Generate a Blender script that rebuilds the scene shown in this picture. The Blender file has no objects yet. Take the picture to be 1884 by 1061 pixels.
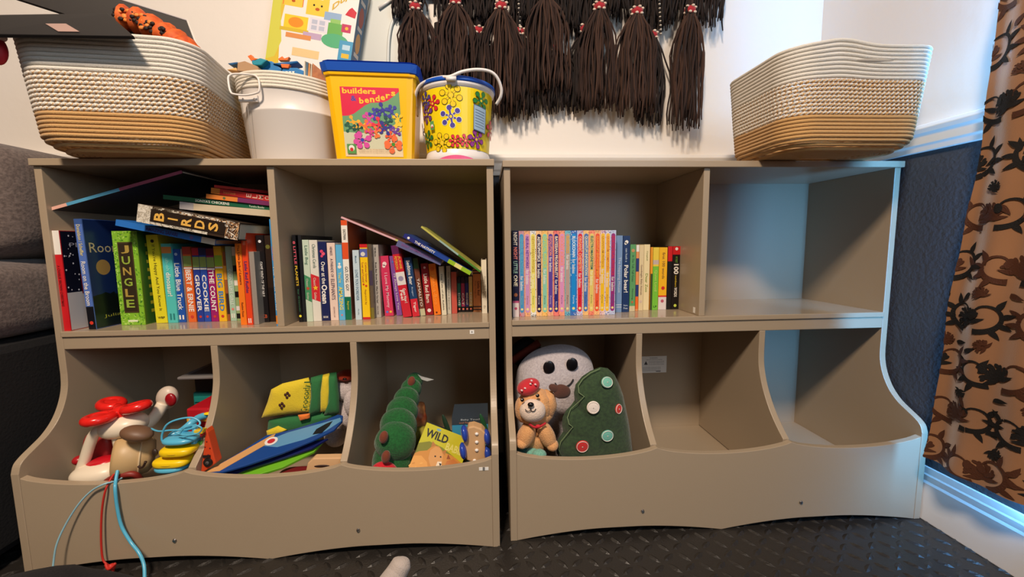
import bpy, math, random
from mathutils import Vector, Matrix, noise
random.seed(7)
SC = bpy.context.scene
COL = SC.collection
PI = math.pi

# ------------------------------------------------------------ camera, light, exposure
F_PX = 764.6
CAM = Vector((.9433, -.954, .6508))
YAW, PITCH, ROLL = -.0618, -.1053, .0111
ROT = Matrix.Rotation(YAW, 3, 'Z') @ Matrix.Rotation(PITCH, 3, 'X') @ Matrix.Rotation(ROLL, 3, 'Y')
cam_data = bpy.data.cameras.new('camera')
cam_data.sensor_width = 36.0
cam_data.lens = F_PX / 1884 * 36.0
cam_data.clip_start = .01
cam = bpy.data.objects.new('camera', cam_data)
COL.objects.link(cam)
cam.matrix_world = Matrix.Translation(CAM) @ (ROT @ Matrix.Rotation(PI / 2, 3, 'X')).to_4x4()
SC.camera = cam

world = bpy.data.worlds.new('world')
SC.world = world
world.use_nodes = True
world.node_tree.nodes['Background'].inputs[0].default_value = (.5, .55, .65, 1)
world.node_tree.nodes['Background'].inputs[1].default_value = .02

def area(name, loc, target, sx, sy, power, color):
    l = bpy.data.lights.new(name, 'AREA')
    l.shape = 'RECTANGLE'; l.size = sx; l.size_y = sy; l.energy = power; l.color = color
    o = bpy.data.objects.new(name, l); COL.objects.link(o)
    o.location = loc
    o.rotation_euler = (Vector(target) - Vector(loc)).to_track_quat('-Z', 'Y').to_euler()
    return o
# warm ceiling lamp behind and above the camera, daylight from the window beyond the curtain
area('ceiling_lamp_light', (.55, -1.60, 2.36), (.6, -1.0, 0), .30, .30, 63, (1.0, .81, .64))
area('window_daylight', (1.934, -.31, .86), (1.80, .25, .86), .034, 1.45, 6.8, (.13, .46, 1.0))
area('daylight_fill', (1.84, -1.75, 1.45), (.7, -.2, .8), .6, 1.1, 8.5, (.58, .80, 1.0))  # soft bluish fill, added near the window to lift the room's ambient

SC.view_settings.view_transform = 'Standard'
SC.view_settings.look = 'None'
SC.view_settings.gamma = 1
SC.view_settings.exposure = 0.30

# ------------------------------------------------------------ helpers
AX = {'x': 0, 'y': 1, 'z': 2}
def ray(px, py):
    return ROT @ Vector(((px - 942) / F_PX, 1, -(py - 530.5) / F_PX))
def at(px, py, v, ax='y'):
    d = ray(px, py); i = AX[ax]
    return CAM + d * ((v - CAM[i]) / d[i])
def at_plane(px, py, P0, N):
    d = ray(px, py)
    return CAM + d * ((P0 - CAM).dot(N) / d.dot(N))

def lin(c):
    return tuple(((x / 255) / 12.92 if x / 255 <= .04045 else ((x / 255 + .055) / 1.055) ** 2.4) for x in c) + (1,)
_M = {}
def mat(c, rough=.5, kind=None, metal=0.0, bump=.3, scale=200, emit=0, c2=None):
    key = (tuple(c), rough, kind, metal, bump, scale, c2)
    if key in _M: return _M[key]
    m = bpy.data.materials.new('%s_%d_%d_%d' % ((kind or 'paint',) + tuple(c)))
    m.use_nodes = True
    nt = m.node_tree; b = nt.nodes['Principled BSDF']
    b.inputs['Base Color'].default_value = lin(c)
    b.inputs['Roughness'].default_value = rough
    b.inputs['Metallic'].default_value = metal
    tc = nt.nodes.new('ShaderNodeTexCoord')
    if kind in ('cloth', 'wall', 'plush', 'paper', 'print', 'sofa', 'board'):
        n = nt.nodes.new('ShaderNodeTexNoise'); n.inputs['Scale'].default_value = scale
        n.inputs['Detail'].default_value = 4
        nt.links.new(tc.outputs['Object'], n.inputs['Vector'])
        bp = nt.nodes.new('ShaderNodeBump'); bp.inputs['Strength'].default_value = bump
        bp.inputs['Distance'].default_value = .002
        nt.links.new(n.outputs['Fac'], bp.inputs['Height'])
        nt.links.new(bp.outputs['Normal'], b.inputs['Normal'])
        if kind in ('sofa', 'plush', 'print') or c2:
            r = nt.nodes.new('ShaderNodeValToRGB')
            q = c2 or tuple(int(x * .72) for x in c)
            r.color_ramp.elements[0].position = .35; r.color_ramp.elements[0].color = lin(q)
            r.color_ramp.elements[1].position = .65; r.color_ramp.elements[1].color = lin(c)
            nt.links.new(n.outputs['Fac'], r.inputs['Fac'])
            nt.links.new(r.outputs['Color'], b.inputs['Base Color'])
    if kind in ('cloth', 'plush', 'sofa'):
        b.inputs['Sheen Weight'].default_value = .25
    m['c'] = 1
    _M[key] = m
    return m

_T = {}
def text_geo(s, bold=.0):
    k = (s, bold)
    if k in _T: return _T[k]
    cu = bpy.data.curves.new('txt', 'FONT'); cu.body = s; cu.offset = bold; cu.resolution_u = 2
    o = bpy.data.objects.new('txt', cu); COL.objects.link(o)
    dg = bpy.context.evaluated_depsgraph_get()
    me = bpy.data.meshes.new_from_object(o.evaluated_get(dg))
    v = [(p.co.x, p.co.y) for p in me.vertices]; f = [tuple(p.vertices) for p in me.polygons]
    bpy.data.objects.remove(o); bpy.data.curves.remove(cu); bpy.data.meshes.remove(me)
    x0 = min(p[0] for p in v); x1 = max(p[0] for p in v); y0 = min(p[1] for p in v); y1 = max(p[1] for p in v)
    v = [((a - x0) / (x1 - x0), (b - y0) / (y1 - y0)) for a, b in v]
    _T[k] = (v, f, (x1 - x0) / (y1 - y0))
    return _T[k]

class MB:
    def __init__(s): s.v = []; s.f = []; s.m = []; s.mats = []
    def mi(s, m):
        if m not in s.mats: s.mats.append(m)
        return s.mats.index(m)
    def add(s, vs, fs, m, M=None):
        n = len(s.v); i = s.mi(m)
        s.v += [tuple(M @ Vector(p)) if M else tuple(p) for p in vs]
        s.f += [tuple(n + k for k in f) for f in fs]; s.m += [i] * len(fs)
        return s
    def box(s, a, b, m, M=None):
        x0, y0, z0 = a; x1, y1, z1 = b
        v = [(x0, y0, z0), (x1, y0, z0), (x1, y1, z0), (x0, y1, z0), (x0, y0, z1), (x1, y0, z1), (x1, y1, z1), (x0, y1, z1)]
        return s.hexa(v, m, M)
    def hexa(s, v, m, M=None):
        return s.add(v, [(3, 2, 1, 0), (4, 5, 6, 7), (0, 1, 5, 4), (1, 2, 6, 5), (2, 3, 7, 6), (3, 0, 4, 7)], m, M)
    def tube(s, pts, r, m, n=8, closed=False, tw=None):
        pts = [Vector(p) for p in pts]; k = len(pts); vs = []; fs = []
        rr = r if isinstance(r, (list, tuple)) else [r] * k
        up = None
        for i, p in enumerate(pts):
            if closed: t = pts[(i + 1) % k] - pts[i - 1]
            else: t = pts[min(i + 1, k - 1)] - pts[max(i - 1, 0)]
            t.normalize()
            if up is None:
                up = Vector((0, 0, 1)) if abs(t.z) < .9 else Vector((1, 0, 0))
            a = t.cross(up)
            if a.length < 1e-6: a = t.orthogonal()
            a.normalize(); b = a.cross(t).normalized(); up = b
            for j in range(n):
                q = 2 * PI * j / n
                vs.append(p + (a * math.cos(q) + b * math.sin(q)) * rr[i])
        for i in range(k if closed else k - 1):
            for j in range(n):
                i2 = (i + 1) % k
                fs.append((i * n + j, i * n + (j + 1) % n, i2 * n + (j + 1) % n, i2 * n + j))
        if not closed:
            fs.append(tuple(range(n - 1, -1, -1))); fs.append(tuple((k - 1) * n + j for j in range(n)))
        return s.add(vs, fs, m)
    def ell(s, c, r, m, R=None, u=20, w=12, nz=0, nf=30, e=1.0):
        c = Vector(c); vs = []; fs = []
        def sp(x, p): return math.copysign(abs(x) ** p, x)
        for i in range(w + 1):
            th = PI * i / w
            for j in range(u):
                ph = 2 * PI * j / u
                d = Vector((sp(math.sin(th), e) * sp(math.cos(ph), e), sp(math.sin(th), e) * sp(math.sin(ph), e), sp(math.cos(th), e)))
                p = Vector((d.x * r[0], d.y * r[1], d.z * r[2]))
                if nz: p *= 1 + nz * noise.noise((p + c) * nf)
                if R: p = R @ p
                vs.append(c + p)
        for i in range(w):
            for j in range(u):
                fs.append((i * u + j, (i + 1) * u + j, (i + 1) * u + (j + 1) % u, i * u + (j + 1) % u))
        return s.add(vs, fs, m)
    def lathe(s, prof, c, m, n=48, R=None, sx=1, sy=1):
        c = Vector(c); vs = []; fs = []
        for r, z in prof:
            for j in range(n):
                a = 2 * PI * j / n; p = Vector((r * math.cos(a) * sx, r * math.sin(a) * sy, z))
                vs.append(c + (R @ p if R else p))
        for i in range(len(prof) - 1):
            for j in range(n):
                fs.append((i * n + j, i * n + (j + 1) % n, (i + 1) * n + (j + 1) % n, (i + 1) * n + j))
        return s.add(vs, fs, m)
    def prism(s, poly, off, m):          # poly: 3-D points, off: Vector
        k = len(poly); off = Vector(off)
        vs = [Vector(p) for p in poly] + [Vector(p) + off for p in poly]
        fs = [tuple(range(k - 1, -1, -1)), tuple(range(k, 2 * k))] + [(i, (i + 1) % k, k + (i + 1) % k, k + i) for i in range(k)]
        return s.add(vs, fs, m)
    def text(s, t, O, U, V, m, bold=.0):  # fits the words exactly in the box O, O+U, O+V
        v, f, a = text_geo(t, bold)
        O = Vector(O); U = Vector(U); V = Vector(V)
        return s.add([O + U * a_ + V * b_ for a_, b_ in v], f, m)
    def pillow(s, outline, c, N, t, m, rings=7):
        c = Vector(c); N = Vector(N).normalized(); k = len(outline); vs = []; fs = []
        o = [Vector(p) - c for p in outline]
        for sg in (1, -1):
            base = len(vs)
            for i in range(rings):
                q = 1 - i / rings
                h = t * (1 - q ** 2.6) ** .5 * sg
                vs += [c + p * q + N * h for p in o]
            vs.append(c + N * t * sg)
            for i in range(rings - 1):
                for j in range(k):
                    a = base + i * k + j; b = base + i * k + (j + 1) % k
                    fs.append((a, b, b + k, a + k) if sg > 0 else (b, a, a + k, b + k))
            for j in range(k):
                a = base + (rings - 1) * k + j; b = base + (rings - 1) * k + (j + 1) % k
                fs.append((a, b, base + rings * k) if sg > 0 else (b, a, base + rings * k))
        return s.add(vs, fs, m)
    def build(s, name, parent=None, smooth=False, bevel=0, local=False, sub=0):
        vs = s.v
        if parent is not None and not local:
            inv = WM(parent).inverted()
            vs = [inv @ Vector(p) for p in vs]
        me = bpy.data.meshes.new(name)
        me.from_pydata([tuple(p) for p in vs], [], s.f)
        for m in s.mats: me.materials.append(m)
        me.polygons.foreach_set('material_index', s.m)
        if smooth: me.polygons.foreach_set('use_smooth', [True] * len(s.f))
        me.update()
        o = bpy.data.objects.new(name, me); COL.objects.link(o)
        if parent is not None: o.parent = parent
        if bevel:
            b = o.modifiers.new('b', 'BEVEL'); b.width = bevel; b.segments = 2; b.limit_method = 'ANGLE'; b.angle_limit = .6
        if sub:
            b = o.modifiers.new('s', 'SUBSURF'); b.levels = sub; b.render_levels = sub
        return o
def WM(o):
    m = o.matrix_local.copy() if o.type == 'EMPTY' else Matrix()
    if 'M' in _RM.get(o.name, {}): m = _RM[o.name]['M']
    return WM(o.parent) @ m if o.parent else m
_RM = {}
def tag(o, label, cat, group=None, kind=None):
    o['label'] = label; o['category'] = cat
    if group: o['group'] = group
    if kind: o['kind'] = kind
    return o
def root(name, label, cat, loc=(0, 0, 0), group=None, M=None):
    o = bpy.data.objects.new(name, None); COL.objects.link(o); o.empty_display_size = .02
    mm = M if M is not None else Matrix.Translation(Vector(loc))
    o.matrix_world = mm
    _RM[o.name] = {'M': mm}
    return tag(o, label, cat, group)
def struct(o):
    o['kind'] = 'structure'; return o
def sm(pts, n=6):                       # catmull-rom
    P = [Vector(p) for p in pts]; out = []
    for i in range(len(P) - 1):
        a = P[max(i - 1, 0)]; b = P[i]; c = P[i + 1]; d = P[min(i + 2, len(P) - 1)]
        for k in range(n):
            t = k / n
            out.append(.5 * ((2 * b) + (c - a) * t + (2 * a - 5 * b + 4 * c - d) * t * t + (3 * b - a - 3 * c + d) * t ** 3))
    out.append(P[-1]); return out

class Face:
    """a printed surface: origin (lower left), unit vectors and outward normal; every layer sits a hair further out"""
    def __init__(s, mb, O, U, V, off=.0004):
        s.mb = mb; s.O = Vector(O); s.U = Vector(U); s.V = Vector(V); s.N = s.U.cross(s.V).normalized(); s.k = off
    def p(s, x, y): return s.O + s.U * x + s.V * y + s.N * s.k
    def poly(s, pts, m):
        s.k += .000010
        s.mb.add([s.p(*q) for q in pts], [tuple(range(len(pts)))], m)
    def rect(s, x0, y0, x1, y1, m): s.poly([(x0, y0), (x1, y0), (x1, y1), (x0, y1)], m)
    def disc(s, x, y, rx, ry, m, n=18, a=0):
        s.poly([(x + rx * math.cos(2 * PI * i / n) * math.cos(a) - ry * math.sin(2 * PI * i / n) * math.sin(a),
                 y + rx * math.cos(2 * PI * i / n) * math.sin(a) + ry * math.sin(2 * PI * i / n) * math.cos(a)) for i in range(n)], m)
    def text(s, t, x0, y0, x1, y1, m, bold=.0, rise=0):
        s.k += .000010
        w = x1 - x0; h = y1 - y0
        s.mb.text(t, s.p(x0, y0), s.U * w + s.V * rise, s.V * h, m, bold)

# ------------------------------------------------------------ sizes of the two storage units
UW, UH, PT = .963, .840, .015
ZD, ZA, TT = .4726, .4326, .0145
D2 = .117; DIN = .2705; GAP = .0242; DY2 = .0155
XW, YW = 1.962, .307
RAIL0, RAIL1 = .853, .912

# ------------------------------------------------------------ room
M_white = mat((236, 230, 222), .55, 'wall', bump=.25, scale=45)
M_dark = mat((62, 64, 70), .6, 'wall', bump=.9, scale=110)
M_trim = mat((232, 228, 222), .35)
def wall_two_tone(name, a, b, axis, inner):
    mb = MB()
    if axis == 'y':
        mb.box((a, inner, 0), (b, inner + .1, RAIL0 + .02), M_dark); mb.box((a, inner, RAIL0 + .02), (b, inner + .1, 2.42), M_white)
    else:
        mb.box((inner, a, 0), (inner + .1, b, RAIL0 + .02), M_dark); mb.box((inner, a, RAIL0 + .02), (inner + .1, b, 2.42), M_white)
    return struct(mb.build(name))
wall_two_tone('wall_back', -1.3, XW + .1, 'y', YW)
struct(MB().box((XW, -.8, 0), (XW + .1, YW, RAIL0 + .02), M_dark).box((XW, -.8, RAIL0 + .02), (XW + .1, YW, 2.42), M_white)
       .box((XW, -2.9, 0), (XW + .1, -1.9, 2.42), M_white).box((XW, -1.9, 0), (XW + .1, -.8, .75), M_dark).box((XW, -1.9, 2.1), (XW + .1, -.8, 2.42), M_white).build('wall_right'))
M_far = mat((88, 72, 62), .8, 'wall', bump=.2, scale=45)
struct(MB().box((-1.4, -2.9, 0), (-1.3, YW, 2.42), M_far).build('wall_left'))
struct(MB().box((-1.4, -3.0, 0), (XW + .1, -2.9, 2.42), M_far).build('wall_front'))
struct(MB().box((-1.4, -3.0, 2.42), (XW + .1, YW + .1, 2.5), mat((104, 90, 80), .8, 'wall', bump=.2, scale=45)).build('ceiling'))
# daylight opening further along the right wall
mb = MB(); 
for y in (-1.9, -1.37, -.84): mb.box((XW + .01, y, .75), (XW + .05, y + .04, 2.1), M_trim)
for z in (.75, 1.4, 2.06): mb.box((XW + .01, -1.9, z), (XW + .05, -.8, z + .04), M_trim)
struct(mb.build('window_1', bevel=.003))
# floor: rubber mat with raised lens-shaped treads
M_rub = mat((40, 37, 34), .36, 'wall', bump=.3, scale=260)
mb = MB(); mb.box((-1.4, -3.0, -.02), (XW + .1, YW + .1, 0), M_rub)
for i in range(-18, 64):
    for j in range(-18, 12):
        x = i * .032; y = j * .029
        if x > XW or y > YW: continue
        a = .62 if (i + j) % 2 else -.95
        c, s_ = math.cos(a), math.sin(a); L = .0165; w = .0050; h = .0030
        p = [(-L, 0, 0), (-L * .5, -w, 0), (0, -w * 1.3, 0), (L * .5, -w, 0), (L, 0, 0), (L * .5, w, 0), (0, w * 1.3, 0), (-L * .5, w, 0), (-L * .45, 0, h), (L * .45, 0, h)]
        p = [(x + q[0] * c - q[1] * s_, y + q[0] * s_ + q[1] * c, q[2]) for q in p]
        mb.add(p, [(0, 1, 8), (1, 2, 9, 8), (2, 3, 9), (3, 4, 9), (4, 5, 9), (5, 6, 9), (6, 7, 8, 9), (7, 0, 8)], M_rub)
struct(mb.build('floor'))
# chair rails and baseboards (profiles swept along the walls)
def molding(name, prof, axis, a, b):
    mb = MB()
    if axis == 'y': mb.prism([(a, YW - d, z) for d, z in prof], (b - a, 0, 0), M_trim)
    else: mb.prism([(XW - d, a, z) for d, z in prof], (0, b - a, 0), M_trim)
    return struct(mb.build(name, bevel=.002))
RP = [(0, RAIL0), (.010, RAIL0), (.012, RAIL0 + .012), (.016, RAIL0 + .016), (.016, RAIL0 + .034), (.022, RAIL0 + .040), (.026, RAIL1 - .010), (.022, RAIL1), (0, RAIL1)]
BP = [(0, 0), (.016, 0), (.016, .098), (.012, .104), (.012, .118), (.009, .122), (.007, .139), (0, .139)]
BR = [(d * .62, z * .92) for d, z in BP]
molding('trim_1', RP, 'y', -1.3, XW); molding('trim_2', RP, 'x', -.8, YW)
molding('baseboard_back', BP, 'y', -1.3, XW); molding('baseboard_right', BR, 'x', -2.9, YW)

# ------------------------------------------------------------ storage units
M_unit = mat((168, 150, 126), .33, 'board', bump=.05, scale=300)
M_shelf = mat((168, 150, 126), .17, 'board', bump=.03, scale=300)
def side_profile(depth):
    # (y, z) outline of a side panel, S-curve between the shallow top and the deep bin
    cv_ = sm([Vector((0, y, z)) for y, z in ((0, .378), (-.002, .352), (-.008, .328), (-.019, .303), (-.034, .281), (-.055, .262), (-.078, .249), (-.098, .238), (-.111, .227), (-.117, .210))], 4)
    p = [(0, UH - TT)] + [(q.y, q.z) for q in cv_] + [(-.117, 0),
         (-.03, 0), (-.02, .02), (depth - .06, .02), (depth - .05, 0), (depth, 0), (depth, UH - TT)]
    return p
def make_unit(ox, oy, label, screws, stickers):
    T = Matrix.Translation((ox, oy, 0))
    r = root('storage_unit', label, 'storage unit', M=T, group='toy storage units')
    def B(name, f, bevel=.0012):
        mb = MB(); f(mb); return mb.build(name, r, local=True, bevel=bevel)
    B('top_panel', lambda m: m.box((-.0025, -.007, UH - TT), (UW + .0025, DIN + .006, UH), M_unit))
    prof = side_profile(DIN + .004)
    for x in (0, UW - PT):
        B('side_panel', lambda m: m.prism([(x, y, z) for y, z in prof], (PT, 0, 0), M_unit))
    bk = B('back_panel', lambda m: m.box((PT, DIN, .03), (UW - PT, DIN + .004, UH - TT), M_unit), 0)
    B('shelf', lambda m: m.box((PT, -.004, ZD - .012), (UW - PT, DIN, ZD), M_shelf))
    B('apron', lambda m: m.box((PT, 0, ZA), (UW - PT, .012, ZD - .0125), M_unit))
    cx = UW / 2 - PT / 2
    B('upper_divider', lambda m: m.box((cx - .0022, .001, ZD), (cx - .0022 + PT, DIN, UH - TT), M_unit))
    L3 = (UW - 4 * PT) / 3
    cv_ = sm([Vector((0, y, z)) for y, z in ((0, .378), (-.002, .352), (-.008, .328), (-.019, .300), (-.036, .270), (-.056, .243), (-.078, .220), (-.100, .2012))], 4)
    dp = [(0.0, ZA)] + [(q.y, q.z) for q in cv_] + [(-.101, .07), (DIN, .07), (DIN, ZA)]
    for i in range(2):
        x = PT + L3 * (i + 1) + PT * i
        x += (.007, -.003)[i] * 1.0 if ox == 0 else (.001, -.004)[i]
        B('lower_divider', lambda m: m.prism([(x, y, z) for y, z in dp], (PT, 0, 0), M_unit))
    B('bin_floor', lambda m: m.box((PT, -.101, .055), (UW - PT, DIN, .068), M_unit))
    # bin front: scalloped top, arched bottom
    n = 72; x0, x1 = PT, UW - PT; vs = []; fs = []
    for i in range(n + 1):
        u = i / n; x = x0 + (x1 - x0) * u
        q = (u * 3) % 1.0 if i < n else 0
        zt = .2015 - .0195 * (4 * q * (1 - q)) ** .75 if 0 < i < n else .2015
        w = abs(((u * 2) % 1.0) - .5) * 2 if i < n else 1
        zb = .0185 * (1 - max(0, (w - .15) / .85) ** 1.7)
        if w > .97: zb = 0
        vs += [(x, -D2 + .001, zb), (x, -D2 + .001, zt), (x, -D2 + .015, zt), (x, -D2 + .015, zb)]
    for i in range(n):
        a = i * 4; b = a + 4
        fs += [(a, b, b + 1, a + 1), (a + 1, b + 1, b + 2, a + 2), (a + 2, b + 2, b + 3, a + 3), (a + 3, b + 3, b, a)]
    fs += [(0, 1, 2, 3), (n * 4 + 3, n * 4 + 2, n * 4 + 1, n * 4)]
    bf = MB().add(vs, fs, M_unit).build('bin_front', r, local=True, bevel=.001)
    for x, z in screws:
        mb = MB(); mb.lathe([(0, -.0022), (.003, -.002), (.0042, 0)], (x, -D2, z), mat((190, 190, 192), .25, metal=1), n=14, R=Matrix.Rotation(-PI / 2, 3, 'X').inverted() @ Matrix.Rotation(PI, 3, 'X').inverted())
        mb.ell((x, -D2 - .0002, z), (.0040, .0014, .0040), mat((190, 190, 192), .25, metal=1), u=12, w=8)
        mb.box((x - .0028, -D2 - .0019, z - .0005), (x + .0028, -D2 - .0012, z + .0005), mat((40, 40, 40)))
        mb.build('screw', r, local=True)
    for par, a, b, extra in stickers:
        mb = MB(); mb.box(a, b, mat((240, 238, 232), .5, 'paper', bump=.02))
        extra(mb, a, b)
        o = mb.build('sticker', r, local=True); o['label'] = 'small white paper sticker'
    return r
def dark_mark(mb, a, b):
    cx = (a[0] + b[0]) / 2; cz = (a[2] + b[2]) / 2; w = (b[0] - a[0]) * .12
    mb.box((cx - w, a[1] - .0003, cz - w * 1.6), (cx + w, a[1] - .0001, cz + w * 1.6), mat((120, 118, 115)))
def warn_print(mb, a, b):
    k = mat((70, 66, 64)); y = a[1] - .0003; w = b[0] - a[0]; h = b[2] - a[2]
    f = Face(mb, (a[0], a[1], a[2]), (w, 0, 0), (0, 0, h), .0002)
    f.text('WARNING', .35, .86, .65, .93, k); f.text('keep small children from climbing', .22, .76, .82, .82, k)
    f.poly([(.14, .5), (.28, .5), (.21, .72)], k)
    for i, l in enumerate(('This unit must be fixed to the wall', 'with the bracket supplied before use', 'Do not stand or climb on shelves')):
        f.text(l, .32, .66 - .085 * i, .9, .71 - .085 * i, k)
    for i in range(3): f.text('read all of the instructions first', .08, .3 - .09 * i, .78, .35 - .09 * i, k)
    f.rect(.6, .06, .78, .1, mat((20, 20, 20)))
UA = make_unit(0, 0, 'greige five-cubby toy storage unit on the left, its upper shelves crowded with books', ((.2947, .0541), (.6645, .0558)),
               [(0, (.903, -.0004, .4455), (.913, .0002, .4545), dark_mark), (0, (.921, -D2 + .0004, .176), (.941, -D2 + .0014, .183), dark_mark)])
UB = make_unit(UW + GAP, DY2, 'greige five-cubby toy storage unit on the right, its top right cubby empty', ((1.2834 - UW - GAP, .055), (1.6543 - UW - GAP, .0564)),
               [(0, (.432, DIN - .0006, .246), (.516, DIN - .0001, .299), warn_print)])
OB = Vector((UW + GAP, DY2, 0))
MB().box((UW / 2 - PT / 2 - .0028, .02, ZD + .004), (UW / 2 - PT / 2 - .0022, .029, ZD + .018), mat((240, 238, 232))).build('sticker', UB, local=True)

# ------------------------------------------------------------ books
W_ = (240, 236, 226); K_ = (22, 20, 22); PG = mat((226, 214, 190), .8, 'paper', bump=.4, scale=400)
def cv(c): return mat(c, .33, 'paper', bump=.03, scale=80)
NAVY = (28, 36, 84); YEL = (240, 200, 30); RED = (200, 32, 40); ORG = (238, 110, 36); GRN = (46, 130, 80); TEAL = (60, 176, 176); PNK = (226, 70, 110)

def book(M, w, h, d, col, label, bands=(), titles=(), group=None, side=None, deco=None, bars=(), soft=False, sidecol=None, name='book', dots=()):
    """local frame: x thickness, y into the shelf, z from foot to head; spine at y=0"""
    r = root(name, label, 'book', M=M, group=group)
    t = min(.0022, w * .16) if not soft else .0006
    c = cv(col); sc = cv(sidecol or col); mb = MB()
    mb.box((0, 0, 0), (w, t * 1.2, h), c)
    mb.box((0, t * 1.2, 0), (t, d, h), c); mb.box((w - t, t * 1.2, 0), (w, d, h), sc)
    y = -.0002
    for f0, f1, bc in bands:
        mb.box((0.0, y, h * (1 - f1)), (w, 0, h * (1 - f0)), cv(bc)); 
    for f0, f1, wf, bc in bars:         # rounded bar down the middle of the spine
        rr = w * wf / 2; z1 = h * (1 - f0) - rr; z0 = h * (1 - f1) + rr; pts = []
        for i in range(9): a = PI * i / 8; pts.append((w / 2 + rr * math.cos(a), -.00045, z1 + rr * math.sin(a)))
        for i in range(9): a = PI + PI * i / 8; pts.append((w / 2 + rr * math.cos(a), -.00045, z0 + rr * math.sin(a)))
        mb.prism(pts[::-1], (0, .0003, 0), cv(bc))
    for f, xf, rf, bc in dots:
        n = 14; mb.add([(w * xf + w * rf * math.cos(2 * PI * i / n), -.0005, h * (1 - f) + w * rf * math.sin(2 * PI * i / n)) for i in range(n)], [tuple(range(n))], cv(bc))
    if deco:
        f = Face(mb, (w, .002, .001), (0, d - .002, 0), (0, 0, h - .002), .0002); deco(f)
    mb.build('cover', r, local=True)
    i = .0 if soft else min(.003, h * .02)
    MB().box((t, t * 1.2, i), (w - t, d - i - .0005, h - i), PG).build('pages', r, local=True)
    if titles:
        for tt in titles:
            mb = MB()
            s, tc, f0, f1, wf, mode = tt[:6]; off = tt[6] if len(tt) > 6 else 0; b = tt[7] if len(tt) > 7 else .012
            m = mat(tc, .5); L = h * (f1 - f0); y = -.0007
            xc = w / 2 + off * w; hw = w * wf / 2
            if mode == 'down': mb.text(s, (xc - hw, y, h * (1 - f0)), (0, 0, -L), (2 * hw, 0, 0), m, b)
            elif mode == 'stack':
                k = len(s)
                for q, ch in enumerate(s):
                    z1 = h * (1 - f0) - L * q / k; lh = L / k * .8
                    ww = 2 * hw * (.3 if ch in 'I!' else 1)
                    mb.text(ch, (xc - ww / 2, y, z1 - lh), (ww, 0, 0), (0, 0, lh), m, b)
            elif mode == 'flat': mb.text(s, (xc - hw, y, h * (1 - f1)), (2 * hw, 0, 0), (0, 0, L), m, b)
            mb.build('title', r, local=True)
    return r

def frame(P0, u, d=Vector((0, 1, 0))):
    u = u.normalized(); w = d.cross(u).normalized(); d = u.cross(w).normalized()
    m = Matrix((w, d, u)).transposed().to_4x4(); m.translation = P0
    return m
DEPMAX = .262
def stand(bl, br, tl, col, label, d=None, oy=0, ylim=None, lean=None, yy=None, back=DEPMAX, h=None, **k):
    P = at(*bl, ZD, 'z'); Q = at(*br, ZD, 'z')
    y = yy if yy is not None else max(.004 + oy, P.y)
    P = at(bl[0], bl[1], y); Q = at(br[0], br[1], y); T = at(tl[0], tl[1], y)
    P.z = Q.z = ZD + .0003
    u = T - P; u.y = 0
    a = math.atan2(u.x, u.z)
    if lean is not None: a = lean
    if abs(a) < .02: a = 0
    w = (Q.x - P.x) * math.cos(a) * .985
    hh = h or u.length
    uu = Vector((math.sin(a), 0, math.cos(a)))
    if a > 0: P.z += w * math.sin(a)
    dd = d or min(hh * .85, .2)
    dd = min(dd, back - y + (DY2 if P.x > UW else 0))
    return book(frame(P, uu), w, hh, dd, col, label, **k)

LG = 'children\'s books on the left unit\'s upper left shelf'
def d_pean(f):
    f.rect(0, 0, 1, 1, cv((16, 18, 34))); f.rect(0, 0, 1, .38, cv((196, 192, 190)))
    random.seed(3)
    for i in range(70):
        x, y = random.random(), .4 + .57 * random.random(); r = random.choice((.006, .009, .012))
        f.disc(x, y, r * .9, r * .8, cv((220, 220, 230)), 7)
    f.text('PEANUTS', .10, .84, .75, .885, cv((170, 170, 185)))
    f.rect(.20, .36, .34, .56, cv((120, 20, 30)))
stand((115, 610.5), (131, 610), (97, 424), (206, 30, 38), 'red book with a white head band, standing against the left side of the left unit', yy=.006, lean=0, d=.17,
      bands=((0, .235, W_),), titles=(('A CHARLIE BROWN CHRISTMAS', (130, 16, 24), .34, .75, .3, 'down'),), deco=d_pean, group=LG)
def d_broom(f):
    f.rect(0, 0, 1, 1, cv((20, 40, 88))); f.rect(0, 0, 1, .3, cv((16, 26, 34)))
    random.seed(5); f.poly([(0, .12)] + [(i / 14, .24 + .09 * random.random()) for i in range(15)] + [(1, .12)], cv((12, 20, 20)))
    f.disc(.23, .56, .115, .072, cv((160, 128, 74)), 24); f.text('Room', .05, .70, .56, .79, cv((196, 182, 140)))
    f.text('Julia', .14, .08, .42, .115, cv((170, 170, 60)))
stand((164, 606), (177.5, 606), (149, 402.5), (84, 116, 190), 'blue-spined book with a night sky cover and moon, standing left of the green boxed book', d=.155, yy=.016, lean=-.02,
      bands=((.79, 1, (16, 18, 26)), (.0, .045, (60, 90, 150))), titles=(('Donaldson / Scheffler', (226, 214, 150), .05, .33, .5, 'down'), ('Room on the Broom', W_, .38, .78, .6, 'down')),
      dots=((.94, .5, .26, (220, 60, 40)),), deco=d_broom, group=LG)
def d_jun(f):
    f.rect(0, 0, 1, 1, cv((54, 100, 40)))
    for i in range(9): f.rect(.2, .12 + i * .09, .36, .155 + i * .09, cv((196, 180, 50)))
r = stand((224, 598), (268.5, 598), (211, 425), (134, 190, 52), 'thick leafy green boxed book lettered down its spine, beside the yellow book', d=.10, yy=.062, lean=0, deco=d_jun, group=LG)
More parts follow.
